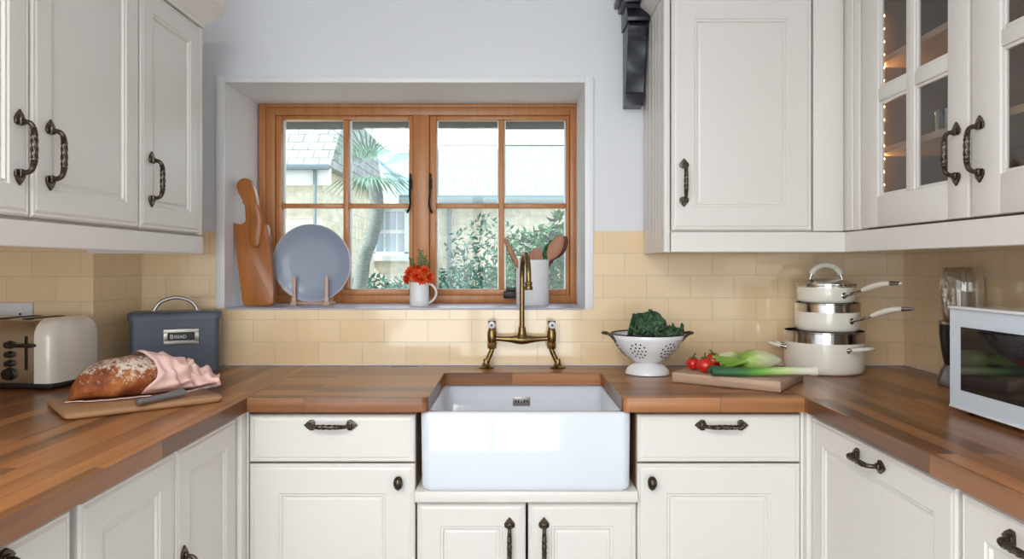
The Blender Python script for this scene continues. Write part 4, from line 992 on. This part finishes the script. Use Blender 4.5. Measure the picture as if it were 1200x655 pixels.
for i in range(4):
    bm = BM(); a = R(45+90*i); q = [(math.cos(a)*r, math.sin(a)*r, z) for r, z in ((.049,.20),(.0545,.25),(.055,.30),(.050,.33))]; tube(bm, q, .002, 6); finish(bm, 'cup_rib', 'cup', t)

# ------------------------------------------------------------------ microwave
t = thing('microwave', 'white microwave with dark glass door on the right worktop', 'microwave', (1.047, 1.73, .911)); 
mh0, mh1, mw, md = .012, .2525, .45, .318     # local: x 0..md into the room wall, y -mw..0
bm = BM(); box(bm, .012, md, -mw+.002, -.002, mh0+.002, mh1-.002, .006, 3); finish(bm, 'body', 'white_enamel', t)
bm = BM()
wy0, wy1, wz0_, wz1_ = -.335, -.042, .057, .205
for a, b, c, d in ((-mw, wy0, mh0, mh1), (wy1, 0, mh0, mh1), (wy0, wy1, mh0, wz0_), (wy0, wy1, wz1_, mh1)): box(bm, 0, .012, a, b, c, d, .0)
bmesh.ops.remove_doubles(bm, verts=bm.verts, dist=1e-5); dr = finish(bm, 'door', 'mw_white', t)
bm = BM(); box(bm, -.0008, .010, wy0+.0005, wy1-.0005, wz0_+.0005, wz1_-.0005); finish(bm, 'door_glass', 'mw_glass', dr)
bm = BM(); box(bm, -.006, .0, -mw, 0, mh1-.007, mh1, .002); finish(bm, 'door_lip', 'white_enamel', dr)
bm = BM(); box(bm, -.003, .0, -mw, 0, mh0, mh0+.005, .001); finish(bm, 'door_edge', 'white_enamel', dr)
for x in (.03, md-.03):
    for y in (-mw+.04, -.04):
        bm = BM(); lathe(bm, [(0,0),(.011,0),(.013,.012),(0,.012)], 14); finish(bm, 'foot', 'blackplastic', t, (x, y, 0))
bm = BM(); lathe(bm, [(0,0),(.018,0),(.016,.014),(0,.015)], 24, Matrix.Rotation(-PI/2, 4, 'Y')); finish(bm, 'dial', 'white_plastic', dr, (-.0, -mw+.055, .09))

# ------------------------------------------------------------------ sill things
ZS = wz0+.0015
# olive wood board leaning in the corner
D0 = 2.585; k = F/D0
t = thing('serving_board', 'brown wooden board with carved handle leaning in the window corner', 'board', (-.925, D0+.02, ZS))
def sp(px, py): return ((px-600)/k+.925, (311-py)/k+H-ZS)
outl = [sp(x, y) for x, y in ((287,358.2),(283,352),(276,300),(272.5,264),(274,262.5),(284,262),(286,258),(284.5,240),(281,232),(275.5,222),(275,215),(279,209.5),(284,208),(290,210.5),(296,222),(299,236),(300.5,252),(301,260),(306,262.5),(311,263.5),(313,275),(317,310),(319.8,345),(319,353),(316,358.2))]
oc = [Vector((x, 0, z)) for x, z in outl]; sm = catmull(oc+[oc[0]], 3)[:-1]; zmin = min(p.z for p in sm)
sm = [(p.x, max(0.0, p.z)) for p in sm]
bm = BM(); prism(bm, sm[::-1], -.014, .014, 'Y', .004, 3); brd = finish(bm, 'blade', 'board_dark', t, grain='Z', rot=(R(-1.5),0,0), angle=50)
bm = BM(); bx, bz = sp(297, 285)   # carved tongue with neck ring
tube(bm, catmull([(sp(297,240)[0],-.016,sp(297,240)[1]), (sp(299.5,258)[0],-.018,sp(0,258)[1]), (sp(298,275)[0],-.017,sp(0,275)[1]), (bx+.004,-.0145,sp(0,290)[1])], 8), lambda q: .008+.017*math.sin(PI*min(1, .12+q*.80))**.8 if q < .97 else .006, 18, flat=1.0)
for v in bm.verts: v.co.y = -.013+(v.co.y+.016)*.35
finish(bm, 'carved_tongue', 'board_dark', t, grain='Z')
bm = BM(); xr, zr = sp(301, 259); tube(bm, [(xr-.012, -.017, zr), (xr+.004, -.017, zr+.003)], .004, 10); finish(bm, 'neck_ring', 'board_dark', t)
# plate on rack
D0 = 2.715; k = F/D0; pc = at(367, 317, D0)
t = thing('plate_rack', 'small pale wooden stand holding the grey plate on the sill', 'stand', (pc.x, D0, ZS))
for s in (-1, 1):
    x = (s*18.8)/k
    bm = BM(); box(bm, x-.011, x+.011, -.052, .06, 0, .011, .002); box(bm, x-.006, x+.006, -.043, -.031, .011, .108, .003); box(bm, x-.006, x+.006, .028, .040, .011, .108, .003); box(bm, x-.008, x+.008, -.046, -.028, .011, .030, .002)
    finish(bm, 'upright', 'rackwood', t, grain='Z')
bm = BM(); box(bm, -18.8/k+.011, 18.8/k-.011, -.024, -.014, .002, .010, .002); box(bm, -18.8/k+.011, 18.8/k-.011, .046, .056, .002, .010, .002); finish(bm, 'crossbar', 'rackwood', t)
Rp = 45.5/k
t = thing('dinner_plate', 'large grey glazed plate standing upright on the window sill', 'plate', (pc.x, D0-.004, ZS+.0115+Rp))
mm_ = Matrix.Rotation(R(93), 4, 'X')
bm = BM(); lathe(bm, [(0,.0),(Rp*.60,.0),(Rp*.72,.003),(Rp*.90,.011),(Rp*.975,.017),(Rp*.985,.017)], 72, mm_); finish(bm, 'glazed_face', 'grey_plate', t)
bm = BM(); lathe(bm, [(Rp*.985,.0172),(Rp,.0165),(Rp,.014),(Rp*.9,.006),(Rp*.72,-.004),(Rp*.6,-.006),(0,-.006)], 72, mm_); finish(bm, 'plate_back', 'plate_rim', t)
# a second plate right behind it
t = thing('dinner_plate', 'pale plate mostly hidden behind the grey plate on the stand', 'plate', (pc.x-.010, D0+.013, ZS+.0115+Rp*.995))
bm = BM(); lathe(bm, [(0,.0),(Rp*.60,.0),(Rp*.72,.003),(Rp*.90,.008),(Rp*.985,.010),(Rp*.985,.006),(Rp*.72,-.004),(0,-.004)], 64, mm_); finish(bm, 'plate_body', 'plate_rim', t)
# mug with flowers
D0 = 2.64; k = F/D0; mc = at(491.5, 358, D0)
t = thing('jug_mug', 'speckled white mug holding red flowers on the sill', 'mug', (mc.x, D0, ZS)); r = 11.3/k; hh = .087
bm = BM(); lathe(bm, [(0,0),(r*.97,0),(r,.003),(r*.99,.03),(r*.96,hh-.002),(r*.95,hh),(r*.91,hh),(r*.92,.01),(0,.008)], 40); finish(bm, 'body', 'stoneware', t, angle=50)
bm = BM(); tube(bm, catmull([(r*.90,0,hh-.006),(r+.012,0,hh-.012),(r+.026,0,hh-.034),(r+.022,0,.030),(r+.006,0,.014),(r*.93,0,.010)], 8), .0042, 10, flat=1.5); finish(bm, 'handle', 'stoneware', t)
def flower(cx, cy, cz, s, tilt, label):
    base = Vector((mc.x, D0, ZS)); t = thing('red_flower', label, 'flower', base+Vector((0,0,.012)), 0)
    hc = Vector((cx, cy, cz))-Vector((0,0,.012)); dr_ = Vector(tilt).normalized(); m = Matrix.Translation(hc) @ dr_.to_track_quat('Z','Y').to_matrix().to_4x4()
    bm = BM(); uvl = bm.loops.layers.uv.verify()
    for lay, (n, ln, ev) in enumerate(((13, 1.0, .15), (12, .85, .55), (9, .62, 1.0), (6, .4, 1.35))):
        for i in range(n):
            a = 2*PI*(i+lay*.5)/n+random.uniform(-.12,.12); l = ln*s*random.uniform(.88,1.1); e = ev+random.uniform(-.15,.15)
            d = Vector((math.cos(a)*math.cos(e), math.sin(a)*math.cos(e), math.sin(e))); sdv = Vector((-math.sin(a), math.cos(a), 0)); nn = sdv.cross(d)
            w = s*.17; P = [Vector((0,0,0)), d*l*.5+sdv*w-nn*.001, d*l*.85+sdv*w*.8, d*l+nn*(-s*.06), d*l*.85-sdv*w*.8, d*l*.5-sdv*w-nn*.001, d*l*.5+nn*s*.05]
            vs = [bm.verts.new(m @ p) for p in P]
            for q in ((0,1,6), (1,2,6), (2,3,6), (3,4,6), (4,5,6), (5,0,6)): bm.faces.new([vs[z] for z in q])
    o_ = finish(bm, 'petals', 'petal', t, angle=80); 
    bm = BM(); lathe(bm, [(0,-.2*s),(.12*s,-.1*s),(.13*s,.15*s),(0,.25*s)], 10, m); finish(bm, 'flower_centre', 'pistil', t)
    bm = BM(); e = hc; tube(bm, catmull([(0,0,0), Vector((e.x*.3,e.y*.3,e.z*.6)), e], 6), .0016, 6); finish(bm, 'stem', 'leafgreen', t)
FL = [(-.030,-.018,.122,.026,(-.5,-.8,.5),'red flower at the left of the bunch'), (-.042,-.01,.098,.024,(-.8,-.6,.1),'red flower lowest on the left, drooping over the mug rim'),
      (-.008,-.030,.110,.027,(0,-1,.35),'red flower at the front centre of the bunch'), (.020,-.018,.128,.024,(.3,-.7,.7),'red flower highest in the bunch, right of centre'),
      (.036,-.012,.103,.025,(.8,-.6,.1),'red flower at the right of the bunch'), (-.012,.0,.136,.024,(-.1,-.4,1),'orange red flower at the top of the bunch'), (.012,-.032,.096,.021,(.3,-1,0),'small red flower low at the front of the bunch')]
for f in FL: flower(*f)
def sprig(dx, dy, hz, label):
    t = thing('leaf_sprig', label, 'foliage', (mc.x, D0, ZS+.012)); P = catmull([(0,.006,0), (dx*.4,dy*.4,hz*.6), (dx,dy,hz)], 8)
    bm = BM(); tube(bm, P, .0011, 6); finish(bm, 'stem', 'leafgreen', t)
    bm = BM()
    for i in range(10, len(P)):
        for s in (-1, 1):
            p = P[i]; d = Vector((s*.8, random.uniform(-.4,.4), .5+random.uniform(0,.4))).normalized(); l = .013*random.uniform(.8,1.2); sv_ = d.cross(Vector((0,1,.2))).normalized()
            vs = [bm.verts.new(q) for q in (p, p+d*l*.5+sv_*.0035, p+d*l, p+d*l*.5-sv_*.0035)]; bm.faces.new(vs)
    finish(bm, 'leaves', 'leafgreen', t)
sprig(.004, .0, .185, 'tallest green sprig standing above the red flowers'); sprig(.018, .005, .165, 'green sprig right of the tallest one'); sprig(-.03, .0, .155, 'green sprig at the left of the flowers'); sprig(.032, .0, .145, 'short green sprig at the right of the flowers')
# utensil crock
D0 = 2.70; k = F/D0; cc = at(624, 356, D0)
t = thing('utensil_crock', 'tall white cylindrical crock of wooden spoons on the sill', 'crock', (cc.x, D0, ZS)); r = 19.2/k; hh = .168
bm = BM(); lathe(bm, [(0,0),(r*.97,0),(r,.004),(r,hh-.002),(r-.001,hh),(r-.006,hh),(r-.006,.01),(0,.01)], 48)
finish(bm, 'body', 'stoneware', t, angle=50)
bm = BM(); tube(bm, [(r*math.cos(2*PI*i/48), r*math.sin(2*PI*i/48), .050) for i in range(49)], .0012, 6, False); finish(bm, 'ridge', 'stoneware', t)
def spoon(bx, by, px, py, D, headw, headl, label, mat='spoonwood', name='wooden_spoon', flat=.25, roll=0):
    base = Vector((cc.x+bx, D0+by, ZS+.014)); top = at(px, py, D); d = (top-base); L = d.length; dn = d.normalized()
    t = thing(name, label, 'spoon' if name != 'wooden_spatula' else 'spatula', base)
    fw = Vector((0,-1,0)); s = dn.cross(fw).normalized(); n2 = s.cross(dn).normalized()
    bm = BM(); rings = []
    for i in range(30):
        q = i/29; p = dn*(L*q); x = (q-(1-headl/L))/(headl/L)
        w = .0058 if x < 0 else .0058+(headw/2-.0058)*math.sin(PI*min(1, max(0, .03+x*.97)**.85))**.75
        if i == 29: w = .003
        th = .0055 if x < 0 else .0045
        rings.append([p+s*math.cos(a)*w+n2*math.sin(a)*th for a in [2*PI*j/14 for j in range(14)]])
    loft(bm, rings); part = finish(bm, name, mat, None, base, angle=60, grain='Z')
    C.objects.unlink(t) if False else bpy.data.objects.remove(t)
    return tag(part, label, 'spoon' if name != 'wooden_spatula' else 'spatula')
spoon(.012, -.008, 591, 279, 2.66, .019, .12, 'thin wooden spoon handle leaning to the left in the crock')
spoon(-.015, -.020, 629.5, 290, 2.655, .050, .055, 'short round-headed wooden spoon in the middle of the crock')
spoon(-.022, .008, 659, 275, 2.70, .052, .10, 'long wooden spoon leaning right in front of the dark one')
spoon(-.018, .024, 664, 277, 2.72, .050, .09, 'dark wooden spoon leaning right, behind the pale one', 'spoondark')

# ------------------------------------------------------------------ outside
def ext(px, py, D): return at(px, py, D)
bm = BM(); box(bm, -40, 40, 3.0, 60, -.3, -.05); struct('ground', bm, 'ground')
# left stone house
t = thing('stone_house', 'pale stone house with slate roof seen through the left window pane', 'building', (-5, 9.5, 0))
e = ext(378, 197, 8.0); ez = e.z; x1 = e.x
bm = BM(); box(bm, -9-t.location.x, x1-t.location.x, 8.0-9.5, 11-9.5, -.1, ez); finish(bm, 'wall', 'stone', t)
bm = BM(); prism(bm, [(7.85-9.5, ez+.0), (9.6-9.5, ez+1.7), (11.1-9.5, ez+.0)], -9.2+5, x1+.12+5, 'X'); finish(bm, 'roof', 'slate', t)
bm = BM(); box(bm, -9+5, x1+.12+5, 7.80-9.5, 7.86-9.5, ez-.04, ez+.02, .01); box(bm, x1-.07+5, x1-.035+5, 7.86-9.5, 7.895-9.5, -.1, ez-.02, .008); finish(bm, 'gutter', 'gutter', t)
bm = BM(); box(bm, -9+5, x1+.1+5, 7.9-9.5, 7.999-9.5, ez-.20, ez-.0, .01); finish(bm, 'fascia', 'render', t)
# far stone building
t = thing('far_building', 'long low stone building with pale slate roof across the garden', 'building', (1, 14, 0)); YF_ = 12.; ez = ext(600, 233, YF_).z; rz_ = ext(600, 170, 15).z
bm = BM(); x0, x1 = -4.6, 7.5
wn = [ext(436, 300, YF_), ext(479, 243, YF_)]
xa, xb, za_, zb2 = wn[0].x, wn[1].x, wn[0].z, wn[1].z; ox, oy = t.location.x, t.location.y
for q in ((x0, xa, -.1, ez), (xb, x1, -.1, ez), (xa, xb, -.1, za_), (xa, xb, zb2, ez)): box(bm, q[0]-ox, q[1]-ox, YF_-oy, YF_+.35-oy, q[2], q[3])
box(bm, x0-ox, x1-ox, YF_+.35-oy, 18-oy, -.1, za_-.05); finish(bm, 'wall', 'stone', t)
bm = BM(); prism(bm, [(YF_-.2-oy, ez), (15-oy, rz_), (18.2-oy, ez)], x0-.1-ox, x1-ox, 'X'); finish(bm, 'roof', 'slate_pale', t)
bm = BM(); box(bm, x0-ox, x1-ox, 14.9-oy, 15.1-oy, rz_-.02, rz_+.04, .02); finish(bm, 'ridge_tiles', plain('terracotta', srgb(214,190,172), .8), t)
bm = BM(); box(bm, x0-.1-ox, x1-ox, YF_-.3-oy, YF_-.2-oy, ez-.1, ez+.04, .02); box(bm, ext(527,300,YF_).x-ox-.03, ext(527,300,YF_).x-ox+.03, YF_-.1-oy, YF_-.03-oy, -.1, ez-.1, .01); finish(bm, 'gutter', 'gutter', t)
bm = BM(); framebox(bm, xa-ox, xb-ox, za_, zb2, YF_-oy-.04, YF_-oy+.1, .07, .005); box(bm, xa-ox+.07, xb-ox-.07, YF_-oy, YF_-oy+.06, (za_+zb2)/2-.03, (za_+zb2)/2+.03)
for f_ in (.33, .67): x_ = xa+(xb-xa)*f_-ox; box(bm, x_-.012, x_+.012, YF_-oy+.01, YF_-oy+.05, za_+.05, zb2-.05)
box(bm, xa-ox-.08, xb-ox+.08, YF_-oy-.12, YF_-oy, za_-.08, za_); wf = finish(bm, 'window_frame', 'render', t)
bm = BM(); box(bm, xa-ox+.05, xb-ox-.05, YF_-oy+.03, YF_-oy+.04, za_+.05, zb2-.05); finish(bm, 'pane', 'extwin', wf)
# pale lean-to between
t = thing('garden_outbuilding', 'white rendered outbuilding with a sloping roof behind the palm', 'building', (-2, 11.5, 0)); Yo = 11.25
a, b, c = ext(385, 180, Yo), ext(418, 165, Yo), ext(470, 215, Yo)
bm = BM(); prism(bm, [(a.x+2, -.1), (a.x+2, ext(0,200,Yo).z), (ext(420,0,Yo).x+2, ext(0,178,Yo).z), (ext(463,0,Yo).x+2, ext(0,216,Yo).z), (ext(463,0,Yo).x+2, ext(0,240,Yo).z), (ext(430,0,Yo).x+2, ext(0,240,Yo).z), (ext(430,0,Yo).x+2, -.1)][::-1], Yo-11.5, 11.62-11.5, 'Y'); finish(bm, 'wall', 'render', t)
bm = BM()
for (p, q) in (((378,206),(420,170)), ((420,170),(470,214))):
    P_, Q_ = ext(p[0], p[1], Yo), ext(q[0], q[1], Yo); prism(bm, [(P_.x+2, P_.z), (Q_.x+2, Q_.z), (Q_.x+2, Q_.z+.06), (P_.x+2, P_.z+.06)][::-1], Yo-.12-11.5, 11.64-11.5, 'Y')
finish(bm, 'roof', 'slate_pale', t)
bm = BM(); P_ = ext(404, 0, Yo); box(bm, P_.x+2, P_.x+2.18, Yo-.02-11.5, Yo-11.5+.0, ext(0,232,Yo).z, ext(0,190,Yo).z, .004); finish(bm, 'window', 'extwin', t)
# palm
pb = ext(405, 352, 6.2); pb.z = -.05; pt = ext(442, 246, 6.2); pm = ext(424, 318, 6.2)
t = thing('palm_tree', 'palm with a leaning grey trunk outside the left casement', 'tree', pb)
bm = BM(); tube(bm, catmull([(0,0,0), pm-pb, ext(434, 282, 6.2)-pb, pt-pb, ext(438, 212, 6.2)-pb], 8), lambda q: .064-.006*q, 14, twist=lambda q, a: 1+.05*math.sin(q*130)); finish(bm, 'trunk', 'bark', t)
crown = ext(432, 200, 6.2)-pb
for i in range(15):
    a = i*2.4; el = random.uniform(-.5, 1.3); d = Vector((math.cos(a)*math.cos(el), math.sin(a)*math.cos(el), math.sin(el))); L = random.uniform(.35, .62); bm = BM()
    for j in range(11):   # fan of narrow blades
        f = (j-5)*.13; sv_ = d.cross(UP).normalized(); dd = (d*math.cos(f)+sv_*math.sin(f)).normalized(); n_ = sv_
        p0_, p1_, p2_ = crown+d*.12, crown+dd*L*.6, crown+dd*L+UP*(-.16*L); w = .008
        vs = [bm.verts.new(x) for x in (p0_, p1_+n_*w, p2_, p1_-n_*w)]; bm.faces.new(vs)
    finish(bm, 'frond', 'palm', t)
# shrubs
def shrub(name, label, c, rx, ry, rz_, n, leaf, mat, stems=7):
    t = thing(name, label, 'shrub', (c.x, c.y, -.05)); bm = BM(); top = c.z+.05
    for i in range(stems):
        a = random.uniform(0, 2*PI); q = random.uniform(.3, .9); tube(bm, catmull([(random.uniform(-.05,.05), random.uniform(-.05,.05), 0), (math.cos(a)*rx*q*.5, math.sin(a)*ry*q*.5, top*.6), (math.cos(a)*rx*q, math.sin(a)*ry*q, top+rz_*.6*random.uniform(-.3,1))], 6), lambda q: .012*(1-.7*q), 6)
    finish(bm, 'stem', 'twig', t); bm = BM()
    for i in range(n):
        while True:
            p = Vector((random.uniform(-1,1), random.uniform(-1,1), random.uniform(-1,1)))
            if p.length < 1 and noise.noise(p*3.2+Vector((c.x*3, 0, 0))) > -.25: break
        p = Vector((p.x*rx, p.y*ry, top+p.z*rz_)); d = Vector((random.uniform(-1,1), random.uniform(-1,.6), random.uniform(-.6,.9))).normalized(); sv_ = d.cross(Vector((random.uniform(-1,1), random.uniform(-1,1), 1))).normalized(); l = leaf*random.uniform(.7,1.3); w = l*.2
        vs = [bm.verts.new(x) for x in (p, p+d*l*.45+sv_*w, p+d*l, p+d*l*.45-sv_*w)]; bm.faces.new(vs)
    finish(bm, 'foliage', mat, t)
shrub('leafy_shrub', 'dark leafy shrub right outside the right casement', ext(640, 318, 4.8), (.36), .3, .30, 2600, .055, 'ivy')
shrub('leafy_shrub', 'arching pale green shrub at the right edge of the window', ext(672, 282, 5.7), .26, .25, .24, 520, .08, 'ivy')
shrub('climbing_shrub', 'blue green shrub against the stone wall behind the middle pane', ext(572, 300, 8.4), .5, .4, .46, 620, .08, 'ivy2')
shrub('low_hedge', 'low bush along the bottom of the left casement', ext(430, 338, 6.8), .9, .3, .10, 800, .07, 'ivy2')
shrub('low_hedge', 'low bush along the bottom of the right casement', ext(545, 334, 6.0), .5, .3, .14, 900, .06, 'ivy2')

# ------------------------------------------------------------------ lights
def area(name, loc, rot, sx, sy, p, col=(1,1,1)):
    l = bpy.data.lights.new(name, 'AREA'); l.shape = 'RECTANGLE'; l.size = sx; l.size_y = sy; l.energy = p; l.color = col
    o = bpy.data.objects.new(name, l); C.objects.link(o); o.location = loc; o.rotation_euler = rot; return o
# fill lights added behind the camera: outside the rear opening and below the ceiling
area('rear_fill', ((gx0+gx1)/2, YR-.25, 1.12), (R(90), 0, R(0)), 2.1, 1.9, 46, (.97,.985,1))  # added fill that brightens the room from behind
lamp = thing('ceiling_fill_panel', 'added square fill light panel on the ceiling behind the camera', 'light', (-.65, -.7, CT-.03)); lamp['kind'] = 'structure'  # unseen panel, added to carry the ceiling fill
bm = BM(); framebox(bm, -.62, .62, -.62, .62, -.015, .03, .03); bmesh.ops.rotate(bm, cent=(0,0,0), matrix=Matrix.Rotation(PI/2, 3, 'X'), verts=bm.verts); finish(bm, 'frame', 'whitetrim', lamp)
area('ceiling_fill', (-.65, -.7, CT-.035), (0,0,0), 1.15, 1.15, 52, (1,.975,.95))  # soft top fill, added to brighten the room from above
s = bpy.data.lights.new('sun', 'SUN'); s.energy = 7; s.angle = R(2); s.color = (1,.98,.94); so = bpy.data.objects.new('sun', s); C.objects.link(so); so.rotation_euler = (R(48), 0, R(-70))
w = bpy.data.worlds.new('sky'); S.world = w; w.use_nodes = True; bg = w.node_tree.nodes['Background']; bg.inputs[0].default_value = (.80,.90,1,1); bg.inputs[1].default_value = 1.9

# ------------------------------------------------------------------ camera
cam = bpy.data.cameras.new('camera'); co = bpy.data.objects.new('camera', cam); C.objects.link(co); co.location = (0, 0, H); co.rotation_euler = (R(90), 0, 0)
cam.sensor_width = 36; cam.lens = F/1200*36; cam.shift_y = -16.5/1200; cam.clip_start = .05; S.camera = co
S.view_settings.view_transform = 'Standard'; S.view_settings.look = 'None'; S.view_settings.gamma = 1; S.view_settings.use_curve_mapping = False; S.view_settings.exposure = 0.25
